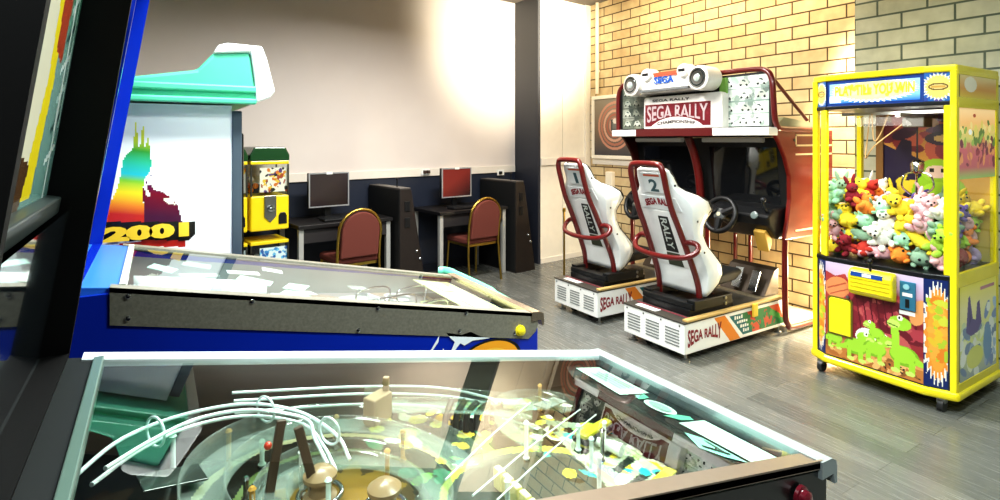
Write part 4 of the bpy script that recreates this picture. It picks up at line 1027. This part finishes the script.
sg = N().prism(rnd(2.86, 3.71, 1.622, 1.915, .03, 5), 3.90, 3.985, 'x').build('rally_sign', mat('sign white', '#e9e6e0', .35), root, bevel=.006)
c = Cv(.72, .20, 70, '#6d1c26'); c.put(c.ell_m(1.8, -.55, 1.75, .95), '#e6e0da'); c.put(c.ell_m(1.8, -.62, 1.7, .95), '#d9d2cd')
c.blotch(['#641822', '#7a2630'], 40, .03, .12, 3, (0, 3.6, .5, 1)); c.put(c.ell_m(1.8, -.55, 1.75, .95), '#eae5df'); c.put(c.ell_m(1.8, -.62, 1.72, .93), '#d3cdc8')
c.mesh('sign_print', (3.8975, 3.69, 1.645), (0, -1, 0), (0, 0, 1), painted('sign print', .35), sg, base)
arch = lambda a, b: (a, b*(.62+.38*abs(2*a-1)**1.5)+.38*(1-abs(2*a-1)**1.5)*(1-b)*0+.38*(1-abs(2*a-1)**1.5)*(1-b)+(.0 if b < .5 else .38*(1-abs(2*a-1)**1.5)*b*1.0))
lettering('sign_lettering', 'SEGA RALLY', (3.895, 3.665, 1.675), (0, -1, 0), (0, 0, 1), .67, .155, mat('silver print', '#b3a4a6', .35), sg, base, .02, fn=arch)
lettering('small_lettering', 'SEGA RALLY', (3.895, 3.60, 1.868), (0, -1, 0), (0, 0, 1), .42, .022, BLKP, sg, base, .02)
lettering('small_lettering', 'CHAMPIONSHIP', (3.895, 3.54, 1.655), (0, -1, 0), (0, 0, 1), .42, .028, BLKP, sg, base, .02, fn=lambda a, b: (a, b+.5*(1-(2*a-1)**2)))
# red tube round the header
hp = [(3.97, YL-.01, 1.60), (3.97, YL-.005, 1.85), (3.975, YL-.01, 1.98), (3.98, YL-.05, 2.05), (3.99, YL-.14, 2.075), (4.0, 3.5, 2.08), (4.0, 3.0, 2.08), (3.99, YR+.16, 2.075), (3.98, YR+.05, 2.045), (3.975, YR+.01, 1.97), (3.975, YR-.0, 1.85), (3.985, YR-.005, 1.70), (4.02, YR-.005, 1.625), (4.12, YR-.005, 1.605), (4.7, YR-.005, 1.605)]
N().tube(smooth_path(hp, 4), .022, 12).build('header_frame', RED, root, True)
N().tube([(3.985, YR+.01, 1.99), (4.45, YR+.01, 1.68)], .014, 10).build('header_strut', RED, root, True)
N().prism([(4.03, 1.60), (4.6, 1.60), (4.6, 1.66), (4.2, 1.70)], YR+.05, YL-.05).build('top_deck', mat('grey green deck', '#8a9078', .5), root)
# headlight topper
tp = N().prism(rnd(3.0, 3.73, 1.94, 2.115, .05, 6), 3.81, 4.0, 'x').build('headlight_topper', mat('topper white', '#efece6', .3, coat=.3), root, bevel=.02, seg=3)
for yc in (2.99, 3.74):
    N().lathe([(.10, .14), (.105, 0), (.10, -.035), (.085, -.045)], (3.80, yc, 2.03), (1, 0, 0), 28).build('light_pod', mat('topper white', '#efece6', .3, coat=.3), tp, True, bevel=0)
    rr_ = N().lathe([(.082, 0), (.082, .012), (.07, .014)], (3.765, yc, 2.03), (-1, 0, 0), 28).build('lens_rim', CHROME, tp, True)
    N().lathe([(.07, 0), (.066, .003), (.045, -.002), (.0, -.006)], (3.752, yc, 2.03), (-1, 0, 0), 24).build('reflector', mat('dark reflector', '#3d4a48', .15, .7, coat=1.), rr_, True)
    N().lathe([(.034, 0), (.03, .008), (.015, .014), (0, .016)], (3.752, yc, 2.03), (-1, 0, 0), 20).build('bulb', mat('lamp glass', '#c3cfca', .1, .3, coat=1.), rr_, True)
for yc in (3.17, 3.58):
    N().lathe([(.058, .1), (.06, 0), (.05, -.02)], (3.80, yc, 2.11), (1, 0, 0), 22).build('spot_pod', mat('topper white', '#efece6', .3, coat=.3), tp, True)
    lettering('spot_lettering', 'PIAA', (3.776, yc+.035, 2.10), (0, -1, 0), (0, 0, 1), .07, .025, BLKP, tp, base, .02) if False else N().box(3.777, 3.779, yc-.035, yc+.035, 2.10, 2.125).build('spot_print', BLKP, tp)
N().box(3.775, 3.80, 3.10, 3.64, 1.955, 1.975).build('grille_slot', mat('vent shadow', '#6d7070', .6), tp)
lettering('brand_lettering', 'SEGA', (3.797, 3.49, 2.02), (0, -1, 0), (0, 0, 1), .22, .062, mat('brand blue', '#1f55b0', .35), tp, base, .04)
N().box(3.796, 3.80, 3.22, 3.50, 2.085, 2.12).build('red_print', mat('topper red', '#c8563c', .4), tp)
# small panel near the left lower corner
N().box(4.2, 4.75, YL-.2, YL-.06, .045, .10).build('cable_tray', BLACK, root)

# ------------------------------------------------------------------ claw machine
base = (4.02, 1.655, 0); root = empty('claw_machine', base); tag(root, 'yellow prize claw machine filled with plush toys, standing on castors', 'claw machine')
N = lambda: MB(base)
CY = mat('claw yellow', '#efdd1f', .3, coat=.3)
XF, XB, YA_, YB_ = 3.70, 4.36, 1.265, 2.045
PLAN = [(XF, 1.40), (XF, 1.94), (XF+.055, YB_), (XB, YB_), (XB, YA_), (XF+.055, YA_)]
def plan(d):  # offset inwards
    return [(XF+d, 1.40+d*.3), (XF+d, 1.94-d*.3), (XF+.055+d*.8, YB_-d), (XB-d, YB_-d), (XB-d, YA_+d), (XF+.055+d*.8, YA_+d)]
N().prism(plan(.004), .12, .745, 'z').build('lower_cabinet', mat('claw navy', '#1d2440', .4), root)
N().prism(plan(-.018), .075, .125, 'z').build('base_rim', CY, root, bevel=.018, seg=3)
N().prism(plan(0), .735, .765, 'z').build('middle_trim', mat('black trim', '#16181c', .3), root, bevel=.006)
N().prism(plan(-.004), 1.90, 1.94, 'z').build('roof', CY, root, bevel=.01, seg=3)
N().prism(plan(.012), 1.735, 1.90, 'z').build('sign_box', mat('claw blue', '#173f8c', .35), root)
N().prism(plan(.0), 1.715, 1.737, 'z').build('sign_sill', mat('black trim', '#16181c', .3), root, bevel=.004)
# yellow posts
for x, y in ((XF+.062, YA_+.012), (XF+.062, YB_-.012), (XB-.018, YA_+.012), (XB-.018, YB_-.012)):
    N().box(x-.02, x+.02, y-.016, y+.016, .12, 1.91).build('corner_post', CY, root, bevel=.005)
N().prism([(XF-.002, 1.935), (XF+.02, 1.93), (XF+.055, 1.975), (XF+.038, 1.992)], .765, 1.715, 'z').build('window_post', CY, root, bevel=.004)
N().prism([(XF+.034, 1.318), (XF+.052, 1.322), (XF+.062, 1.296), (XF+.046, 1.288)], .765, 1.715, 'z').build('window_post', CY, root, bevel=.003)
# right side face (Y = YA_): frame rails and prints
for za, zb_ in ((.12, .17), (.70, .78), (1.70, 1.76), (1.885, 1.91)): N().box(XF+.06, XB, YA_-.006, YA_+.012, za, zb_).build('side_rail', CY, root, bevel=.003)
SW = XB-.04-XF-.085
c = Cv(SW, .53, 110, '#ecdf7a')
c.put(c.V > -1, c.grad([(0, '#a9b4b8'), (.35, '#e3ec9a'), (.75, '#fbf3b8'), (1, '#f8ec4c')], c.V))
c.blotch(['#f2f6d8', '#a9bcd8', '#d6e2b8', '#7f95b8', '#f0f4ee'], 50, .04, .12, 91, (0, 1.1, 0, .55)); c.blotch(['#7f98cc', '#b4cdec', '#f4f8f4'], 26, .04, .12, 92, (.7, 1.1, .1, .8))
c.poly([(.16, .5), (.22, .86), (.26, .88), (.34, .62), (.42, .60), (.46, .78), (.52, .80), (.58, .55), (.48, .46), (.3, .44)], '#5d4a94'); c.poly([(.24, .55), (.25, .8), (.3, .62)], '#43357a'); c.rect(.55, .95, .9, .94, '#c98aa0')
c.ell(.4, .2, .22, .12, '#e2e37a'); c.ell(.75, .3, .12, .2, '#7aa0cc')
c.mesh('side_print', (XF+.085, YA_-.004, .17), (1, 0, 0), (0, 0, 1), painted('claw print', .3), root, base)
c = Cv(SW, .125, 40, '#efb04a'); c.put(c.V > -1, c.grad([(0, '#f0d040'), (.4, '#eaa64a'), (1, '#f3dca0')], c.V)); c.ell(1.2, .6, .7, .35, '#f8f0dc')
c.mesh('side_print', (XF+.085, YA_-.004, 1.76), (1, 0, 0), (0, 0, 1), painted('claw print', .3), root, base)
CG = glass('claw window', (.98, .99, .98), 1.3, .0, .0)
N().add([(XF+.006, 1.40, .765), (XF+.006, 1.945, .765), (XF+.006, 1.945, 1.715), (XF+.006, 1.40, 1.715)], [(0, 1, 2, 3)]).build('front_window', CG, root)
for y in (YA_+.004, YB_-.004):
    N().add([(XF+.08, y, .78), (XB-.03, y, .78), (XB-.03, y, 1.70), (XF+.08, y, 1.70)], [(0, 1, 2, 3)]).build('side_window', CG, root)
for (p_, q_) in (((XF+.008, 1.40), (XF+.06, YA_+.006)), ((XF+.008, 1.945), (XF+.06, YB_-.006))):
    N().add([(p_[0], p_[1], .765), (q_[0], q_[1], .765), (q_[0], q_[1], 1.715), (p_[0], p_[1], 1.715)], [(0, 1, 2, 3)]).build('corner_window', CG, root)
# decal in the upper half of the right window, seen through the glass
c = Cv(SW, .40, 80, '#d9a45c'); c.put(c.V > -1, c.grad([(0, '#86a860'), (.16, '#a85a62'), (.42, '#b8606a'), (.56, '#c4c070'), (.8, '#f0bc7a'), (1, '#f8d4a0')], c.V))
c.blotch(['#8a3a48', '#b36a5a', '#6d2f40', '#c98a5a'], 40, .03, .12, 71, (0, 1.5, .18, .55)); c.blotch(['#8fa850', '#d2c46a', '#5f7a3c', '#e8d08a'], 36, .03, .09, 72, (0, 1.5, .5, .8)); c.ell(.55, .9, .05, .03, '#a04a30'); c.ell(.4, .66, .06, .04, '#e6e6dc')
c.mesh('window_decal', (XF+.085, YA_+.001, 1.30), (1, 0, 0), (0, 0, 1), painted('backlit decal', .4, .35), root, base)
# interior back panel with a jungle scene, floor
c = Cv(.62, .95, 150, '#c9a24c')
c.put(c.V > -1, c.grad([(0, '#b9b05a'), (.35, '#d8b04a'), (.7, '#c7924a'), (1, '#7a5a3c')], c.V))
c.blotch(['#8a3a40', '#a04a48', '#6d2c3c', '#b8604e'], 30, .04, .12, 73, (.0, .65, .62, 1.)); c.blotch(['#4a2a4a', '#3a2440', '#5c3454'], 14, .03, .09, 74, (.1, .65, .8, 1.))
c.poly([(.0, .42), (.02, .76), (.10, .72), (.14, .80), (.2, .78), (.2, .68), (.28, .64), (.3, .56), (.22, .5), (.26, .42), (.14, .36), (.06, .44)], '#2b2440')
c.poly([(.10, .5), (.18, .56), (.16, .5), (.3, .52), (.2, .46), (.28, .40), (.16, .42), (.12, .36)], '#d8c23c'); c.ell(.4, .80, .12, .05, '#3c2a3a'); c.ell(.4, .80, .07, .025, '#d0b068')
c.ell(.36, .42, .16, .15, '#8fbf2e'); c.ell(.36, .40, .11, .1, '#a8d63c'); c.ell(.35, .58, .10, .08, '#9cc83a'); c.ell(.35, .57, .07, .045, '#e6c8b8'); c.ell(.32, .58, .014, .016, '#2a2a22'); c.ell(.385, .58, .014, .016, '#2a2a22'); c.ell(.3, .33, .02, .02, '#b0602c'); c.ell(.41, .34, .02, .02, '#b0602c'); c.poly([(.28, .25), (.26, .20), (.32, .22)], '#e8e2d0'); c.poly([(.42, .25), (.48, .20), (.46, .27)], '#efe9dc')
c.mesh('back_panel', (XB-.02, 1.90, .77), (0, -1, 0), (0, 0, 1), painted('claw print', .3), root, base)
N().box(XB-.03, XB-.01, 1.88, 1.925, .77, 1.715).build('inner_post', mat('brown post', '#7a5524', .5), root)
# claw gantry
gx, gy = 4.06, 1.57
gr = N().box(XF+.1, XB-.03, gy-.012, gy+.012, 1.66, 1.685).box(gx-.012, gx+.012, YA_+.03, YB_-.03, 1.685, 1.705).build('gantry', STEEL, root)
N().box(gx-.06, gx+.06, gy-.06, gy+.06, 1.60, 1.66).build('carriage', mat('gantry box', '#55504a', .4), gr, bevel=.006)
N().cyl((gx, gy, 1.40), (gx, gy, 1.60), .005, n=8).build('hoist_cord', DARKMETAL, gr)
cl = N().lathe([(.018, .0), (.035, .015), (.038, .06), (.02, .085), (.006, .09)], (gx, gy, 1.31)).build('claw_head', CHROME, gr, True)
for k in range(3):
    a_ = 2*PI*k/3+.4; d_ = Vector((math.cos(a_), math.sin(a_), 0)); p0 = Vector((gx, gy, 1.32))
    N().tube(smooth_path([p0+d_*.02, p0+d_*.075+Vector((0, 0, -.02)), p0+d_*.09+Vector((0, 0, -.09)), p0+d_*.04+Vector((0, 0, -.14))]), .006, 8).build('claw_finger', CHROME, cl, True)
N().tube(smooth_path([(gx-.05, gy+.06, 1.62), (gx-.1, gy+.2, 1.48), (gx-.08, gy+.26, 1.40), (gx-.02, gy+.28, 1.5), (gx, gy+.27, 1.69)]), .004, 8).build('cable', mat('tan cable', '#b09060', .5), gr, True)
N().tube(smooth_path([(gx-.02, gy+.25, 1.69), (gx-.06, gy+.22, 1.52), (gx-.04, gy+.19, 1.56), (gx, gy+.16, 1.69)]), .004, 8).build('cable', mat('tan cable', '#b09060', .5), gr, True)
N().box(XB-.36, XB-.30, 1.74, 1.90, .765, 1.10).build('prize_chute', glass('chute glass', (.95, .97, .95), 1.4, .02, .03), root)
# lower front print
FW, FH = .54, .60
c = Cv(FW, FH, 150, '#c9b6cc')
c.put(c.V > -1, c.grad([(0, '#c98a4a'), (.18, '#d79a5c'), (.3, '#8f2f34'), (.75, '#9c3a40'), (.85, '#c4a0b4'), (1, '#cdbcd8')], c.V+.05*np.sin(c.U*9)))
c.poly([(0, .2), (0, .9), (.1, .86), (.2, .9), (.3, .7), (.24, .5), (.3, .3)], '#a8403c'); c.blotch(['#7d2630', '#a8404a', '#8c2c38', '#6a1f2a', '#b95a58'], 46, .04, .13, 81, (.25, .9, .28, .72))
for k in range(9): c.line(.36+.06*k, .34+.02*k, .30+.065*k, .74-.01*k, .014, '#5f1a26')
c.ell(.12, .74, .13, .11, '#d88a5a', .4); c.line(.03, .72, .2, .8, .015, '#b0583a'); c.line(.05, .66, .22, .74, .012, '#b0583a'); c.ell(.86, .66, .07, .13, '#dc9a5e', -.3)
c.rect(0, .9, 0, .12, '#b9783e'); c.blotch(['#a86a38', '#d09a5c', '#8a5a30', '#e0b070'], 40, .02, .06, 82, (0, .9, 0, .15)); c.blotch(['#2f2a20'], 8, .006, .02, 83, (.5, .88, .03, .1))
G1, G2, G3 = '#9fd13c', '#7db02c', '#c6e670'
def dino(x, y, s, flip=1, long_=False):
    f = lambda dx: x+dx*s*flip
    c.ell(f(0), y, .11*s, .085*s, G2); c.ell(f(.01), y+.01*s, .095*s, .07*s, G1)
    c.poly([(f(-.08), y+.02*s), (f(-.24), y-.07*s), (f(-.08), y-.05*s)], G1)
    if long_: c.line(f(.06), y+.05*s, f(.07), y+.24*s, .06*s, G1); hx, hy = .03, .27
    else: hx, hy = .10, .11
    c.ell(f(hx), y+hy*s, .085*s, .06*s, G1); c.ell(f(hx+.05), y+(hy-.015)*s, .05*s, .035*s, G3); c.ell(f(hx+.0), y+(hy+.045)*s, .022*s, .025*s, '#f4f4e4'); c.ell(f(hx+.005), y+(hy+.045)*s, .009*s, .011*s, '#20240f')
    c.line(f(hx+.02), y+(hy-.035)*s, f(hx+.09), y+(hy-.02)*s, .01*s, '#4d6f1a')
    for q in (-.06, .05): c.line(f(q), y-.05*s, f(q), y-.13*s, .045*s, G1); c.ell(f(q+.015), y-.135*s, .035*s, .02*s, G3)
c.ell(.40, .30, .10, .085, '#e6ece0', .4)
dino(.09, .20, .75); dino(.30, .17, 1.); dino(.48, .20, .95); dino(.74, .21, 1.15, -1, True); dino(.50, .36, .65, -1)
c.mesh('front_print', (XF-.001, 1.94, .135), (0, -1, 0), (0, 0, 1), painted('claw print', .3), root, base)
# chamfered corner starbursts
def burst(n_, W_, H_, seed, top):
    c = Cv(W_, H_, n_, '#1c2f6c' if not top else '#2c6fc0')
    a_ = W_/H_
    if top: c.blotch(['#7fb4e6', '#3a52a8', '#6a58b0'], 16, .05, .15, seed)
    c.star(a_/2, .5, a_*.62, .50, 26, .78, '#f2efe6', .1)
    c.star(a_/2, .5, a_*.50, .44, 22, .82, '#f29a3a' if not top else '#f6df7a')
    if top: c.ell(a_/2, .5, a_*.36, .13, '#6a4a20'); c.ell(a_/2, .5, a_*.30, .08, '#f0d890'); c.rect(a_/2-.2, a_/2+.2, .47, .53, '#d8a850')
    else: c.ell(a_/2, .5, a_*.34, .36, '#f2a842'); c.blotch(['#e8c23c', '#b8cc3c', '#f0b04a', '#e88a30', '#d8d84a'], 40, .02, .06, seed, (a_*.2, a_*.8, .2, .8))
    return c
import numpy.linalg as la
def chamfer(p_, q_, z0, z1, seed, top, name):
    p_, q_ = Vector((*p_, 0)), Vector((*q_, 0)); d_ = (q_-p_); L_ = d_.length; d_.normalize(); nn = Vector((d_.y, -d_.x, 0))
    if nn.x > 0: nn = -nn
    o_ = p_+nn*.002+Vector((0, 0, z0))
    burst(120 if not top else 50, L_, z1-z0, seed, top).mesh(name, o_, d_, (0, 0, 1), painted('claw print', .3), root, base)
A1, A2 = (XF, 1.40), (XF+.055, YA_+.02); B1, B2 = (XF+.055, YB_-.02), (XF, 1.94)
chamfer(A1, A2, .13, .735, 5, False, 'corner_print'); chamfer(B1, B2, .13, .735, 6, False, 'corner_print')
chamfer((XF+.006, 1.40), (XF+.06, YA_+.02), 1.74, 1.90, 7, True, 'corner_print'); chamfer((XF+.06, YB_-.02), (XF+.006, 1.94), 1.74, 1.90, 8, True, 'corner_print')
# lit sign
c = Cv(.50, .125, 70, '#8fc4ee'); a_ = c.a
c.put(c.V > -1, c.grad([(0, '#2a6cc0'), (.3, '#7fbcea'), (1, '#9fd0f2')], c.V))
c.star(a_/2, .58, a_*.5, .62, 44, .80, '#f6f6ea'); c.star(a_/2, .58, a_*.44, .5, 40, .85, '#f4ee9a'); c.blotch(['#f2e14a', '#f6f0a8'], 24, .06, .16, 9, (.5, a_-.5, .3, .85))
c.rect(0, .55, .05, .38, '#e9f0f4')
c.mesh('sign_print', (XF+.009, 1.92, 1.752), (0, -1, 0), (0, 0, 1), painted('lit claw sign', .3, .25), root, base)
lettering('sign_lettering', 'PLAY TILL YOU WIN', (XF+.006, 1.885, 1.797), (0, -1, 0), (0, 0, 1), .44, .066, mat('sign yellow', '#f2dc2a', .4, emit=.2), root, base, .03)
# prize door, coin bin, joystick, coin plate
pd = N().prism(rnd(1.785, 1.915, .285, .51, .018, 4), XF-.010, XF-.001, 'x').build('prize_door', CY, root, bevel=.004)
N().prism(rnd(1.775, 1.925, .275, .52, .02, 4), XF-.005, XF-.001, 'x').build('door_frame', mat('olive frame', '#6a6420', .4), pd)
N().lathe([(.009, 0), (.009, .012)], (XF-.005, 1.80, .535), (-1, 0, 0), 12).build('lock', STEEL, pd)
cb = N()
prof = [(XF-.001, .735), (XF-.05, .73), (XF-.07, .70), (XF-.065, .60), (XF-.05, .575), (XF-.001, .56)]
cbo = cb.prism(prof, 1.53, 1.775, 'y').build('control_box', CY, root, bevel=.014, seg=3)
for k in range(4):
    z = .60+.025*k; N().box(XF-.069-.001*k, XF-.06, 1.545, 1.76, z, z+.004).build('moulded_rib', mat('claw yellow shade', '#cdb818', .4), cbo)
N().box(XF-.072, XF-.06, 1.58, 1.755, .69, .715).build('blue_label', mat('label blue', '#1f4a9c', .35), cbo)
N().box(XF-.073, XF-.06, 1.64, 1.69, .693, .712).build('label_window', WHITEP, cbo)
N().cyl((XF-.045, 1.655, .73), (XF-.05, 1.655, .78), .007, n=10).ell((XF-.051, 1.655, .79), .017).build('joystick', BLACK, cbo, True)
cp = N().box(XF-.012, XF-.001, 1.435, 1.515, .535, .70).build('coin_plate', mat('coin plate blue', '#3f7f9c', .3, .3), root, bevel=.003)
N().box(XF-.014, XF-.012, 1.465, 1.485, .55, .60).build('coin_slot', BLACK, cp); N().box(XF-.013, XF-.012, 1.45, 1.50, .615, .635).build('coin_label', WHITEP, cp)
N().lathe([(.016, 0), (.016, .004)], (XF-.012, 1.48, .67), (-1, 0, 0), 16).build('coin_button', mat('coin ring', '#8fc0c8', .3), cp)
N().box(XF-.003, XF-.001, 1.44, 1.52, .505, .528).build('price_sticker', WHITEP, root)
for x, y in ((XF+.03, 1.98), (XF+.05, 1.33), (XB-.06, 1.98), (XB-.06, 1.33)):
    w_ = N().cyl((x, y-.014, .036), (x, y+.014, .036), .036, n=20).build('castor', mat('castor grey', '#2b2b2b', .4), root, True)
    N().box(x-.02, x+.02, y-.02, y+.02, .05, .08).build('castor_fork', STEEL, w_)

# plush toys: one of each kind, copied with its parts
FUR = {}
def fur(colname, hexv):
    if colname not in FUR: FUR[colname] = mat('plush '+colname, hexv, .95, var=.18, scale=60, bump=.8)
    return FUR[colname]
COLS = {'red': '#b8382c', 'yellow': '#ecd23a', 'mint green': '#a9dcb8', 'lilac': '#b7a6d6', 'white': '#efece4', 'pale pink': '#e6b6bc', 'orange': '#ee8a34', 'lime green': '#a6cf4a', 'dark red': '#8c2430', 'pale blue': '#a9c9e6', 'purple': '#6c58a8', 'sage green': '#8fae94'}
EYE = mat('toy eye', '#15151a', .2)
def toy_bear():
    r = empty('plush_toy'); b = MB()
    b.ell((0, 0, 0), (.050, .058, .055)).ell((-.012, 0, .075), (.042, .046, .042)).ell((-.048, 0, .068), (.02, .024, .018))
    for s in (-1, 1): b.ell((-.005, s*.036, .112), (.012, .018, .018)).ell((-.02, s*.062, .012), (.022, .034, .02), Matrix.Rotation(s*.5, 3, 'X')).ell((-.048, s*.034, -.038), (.036, .022, .022))
    b.build('body', None, r, True); e = MB()
    for s in (-1, 1): e.ell((-.047, s*.018, .086), .007, n=8, m=6)
    e.ell((-.066, 0, .073), .008, n=8, m=6); e.build('face', EYE, r, True); return r
def toy_bunny():
    r = empty('plush_toy'); b = MB()
    b.ell((0, 0, 0), (.048, .052, .058)).ell((-.012, 0, .078), (.038, .042, .038))
    for s in (-1, 1): b.ell((.0, s*.026, .135), (.009, .014, .045), Matrix.Rotation(-s*.35, 3, 'X')).ell((-.03, s*.052, .0), (.02, .028, .018)).ell((-.045, s*.03, -.042), (.036, .02, .018))
    b.build('body', None, r, True); e = MB()
    for s in (-1, 1): e.ell((-.045, s*.017, .088), .0065, n=8, m=6)
    e.ell((-.05, 0, .074), .007, n=8, m=6); e.build('face', EYE, r, True); return r
def toy_ball():
    r = empty('plush_toy'); b = MB(); b.ell((0, 0, 0), (.058, .062, .056))
    for s in (-1, 1): b.ell((-.035, s*.035, -.045), (.024, .018, .014)).ell((0, s*.062, .01), (.014, .02, .012)).ell((0, s*.035, .055), (.01, .013, .022))
    b.build('body', None, r, True); e = MB()
    for s in (-1, 1): e.ell((-.054, s*.02, .016), .009, n=8, m=6)
    e.build('face', EYE, r, True); return r
def toy_long():
    r = empty('plush_toy'); b = MB()
    b.tube(smooth_path([(0, -.13, -.01), (.01, -.07, .02), (0, 0, 0), (-.01, .07, .025), (0, .13, .0)], 5), [.018+.02*math.sin(PI*k/20) for k in range(21)], 12).ell((0, .135, .01), (.034, .036, .03))
    for q in (-.06, .05):
        for s in (-1, 1): b.ell((s*.032, q, -.018), (.02, .014, .014))
    b.build('body', None, r, True); e = MB()
    for s in (-1, 1): e.ell((s*.018-.012, .158, .026), .007, n=8, m=6)
    e.build('face', EYE, r, True); return r
KINDS = [('bear', toy_bear()), ('bunny', toy_bunny()), ('round toy', toy_ball()), ('long toy', toy_long())]
used = {}; R = random.Random(11); names = list(COLS)
spots = []
for iz in range(4):
    for ix in range(5):
        for iy in range(7):
            if iz < 3 and ix > 1 and iy > 1: continue              # buried in the middle of the heap
            x = 3.822+.108*ix+R.uniform(-.015, .015); y = 1.362+.098*iy+R.uniform(-.014, .014); z = .825+.092*iz+R.uniform(-.012, .012)+(.05 if iy > 4 and iz == 3 else 0)
            if 3.99 < x < 4.08 and y > 1.72 and iz < 3: continue
            spots.append((ix, iy, iz, x, y, z))
seen = {}
for (ix, iy, iz, x, y, z) in spots:
    k = R.choices((0, 1, 2, 3), (4, 3, 4, 2))[0]; cn = R.choices(names, (3, 4, 3, 2, 4, 3, 3, 2, 1, 2, 1, 2))[0]
    kn, proto = KINDS[k]
    if k == 3 and (iy in (0, 6)): k = 0; kn, proto = KINDS[0]
    if k not in used: o = proto; used[k] = 1
    else:
        o = proto.copy(); COL.objects.link(o)
        for ch in proto.children:
            d = ch.copy(); COL.objects.link(d); d.parent = o
    for ch in o.children:
        if ch.name.startswith('body'):
            if not ch.data.materials: ch.data.materials.append(fur(cn, COLS[cn]))
            ch.material_slots[0].link = 'OBJECT'; ch.material_slots[0].material = fur(cn, COLS[cn])
    o.location = (x, y, z); s = R.uniform(.78, .98); o.scale = (s, s, s)
    o.rotation_euler = (R.uniform(-.7, .7), R.uniform(-.7, .7), R.uniform(-1.2, 1.2)) if k != 3 else (R.uniform(-.5, .5), R.uniform(-.3, .3), R.uniform(-.4, .4))
    side_ = 'against the front window' if ix == 0 else ('against the right window' if iy == 0 else ('on top of the heap' if iz == 3 else 'inside the heap'))
    place = ('near the right corner', 'near the right corner', 'right of the middle', 'in the middle', 'left of the middle', 'near the left corner', 'near the left corner')[iy]
    lvl = ('lowest layer', 'second layer', 'third layer', 'top layer')[iz]
    lab = f'{cn} plush {kn} {side_} {place}, {lvl}'
    tag(o, lab, 'plush toy', 'plush toys heaped in the claw machine')
for k, (kn, proto) in enumerate(KINDS):
    if k not in used: bpy.data.objects.remove(proto)

# ------------------------------------------------------------------ light
def area(name, loc, target, size, energy, col, sy=None, spread=PI):
    l = bpy.data.lights.new(name, 'AREA'); l.shape = 'RECTANGLE'; l.size = size; l.size_y = sy or size; l.energy = energy; l.color = col; l.spread = spread
    o = bpy.data.objects.new(name, l); COL.objects.link(o); o.location = loc
    o.rotation_euler = (Vector(target)-Vector(loc)).to_track_quat('-Z', 'Y').to_euler(); return o
def spot(name, loc, target, energy, col, angle, blend, r=.1):
    l = bpy.data.lights.new(name, 'SPOT'); l.energy = energy; l.color = col; l.spot_size = math.radians(angle); l.spot_blend = blend; l.shadow_soft_size = r
    o = bpy.data.objects.new(name, l); COL.objects.link(o); o.location = loc
    o.rotation_euler = (Vector(target)-Vector(loc)).to_track_quat('-Z', 'Y').to_euler(); return o
SP = math.radians(164)
area('ceiling_light_left', (.7, 1.7, 3.1), (.7, 1.7, 0), 1.4, 72, (.95, 1., .98), .4, SP)
area('ceiling_light_middle', (2.2, 3.4, 3.1), (2.2, 3.4, 0), 1.4, 100, (1., .97, .92), .4, SP)
area('ceiling_light_near', (1.8, .4, 3.1), (1.8, .4, 0), 1.4, 68, (.88, 1., .97), .4, SP)
area('ceiling_light_behind', (-.6, -.4, 3.1), (-.6, -.4, 0), 1.4, 60, (.93, 1., 1.), .4, SP)
spot('warm_spot_corner', (3.85, 4.0, 2.75), (3.9, 6.0, 2.95), 340, (1., .90, .70), 84, .85, .2)
area('warm_wall_washer', (4.3, 3.5, 3.2), (4.9, 3.5, 1.6), 2.4, 30, (1., .82, .54), .1)
spot('warm_spot_gap', (4.6, 2.25, 3.1), (4.82, 2.5, .6), 900, (1., .86, .62), 34, .6, .08)
l = bpy.data.lights.new('warm_uplight', 'POINT'); l.energy = 45; l.color = (1., .84, .58); l.shadow_soft_size = .06
o = bpy.data.objects.new('warm_uplight', l); COL.objects.link(o); o.location = (4.72, 2.32, .42)
area('claw_lamp', (3.82, 1.65, 1.712), (4.2, 1.65, .9), .3, 5, (1., .97, .88), .5)
w = bpy.data.worlds.new('world'); SC.world = w; w.use_nodes = True
w.node_tree.nodes['Background'].inputs[0].default_value = (.6, .65, .7, 1); w.node_tree.nodes['Background'].inputs[1].default_value = .3
SC.view_settings.view_transform = 'Standard'; SC.view_settings.exposure = .4
try: SC.view_settings.look = 'Medium High Contrast'
except Exception: pass
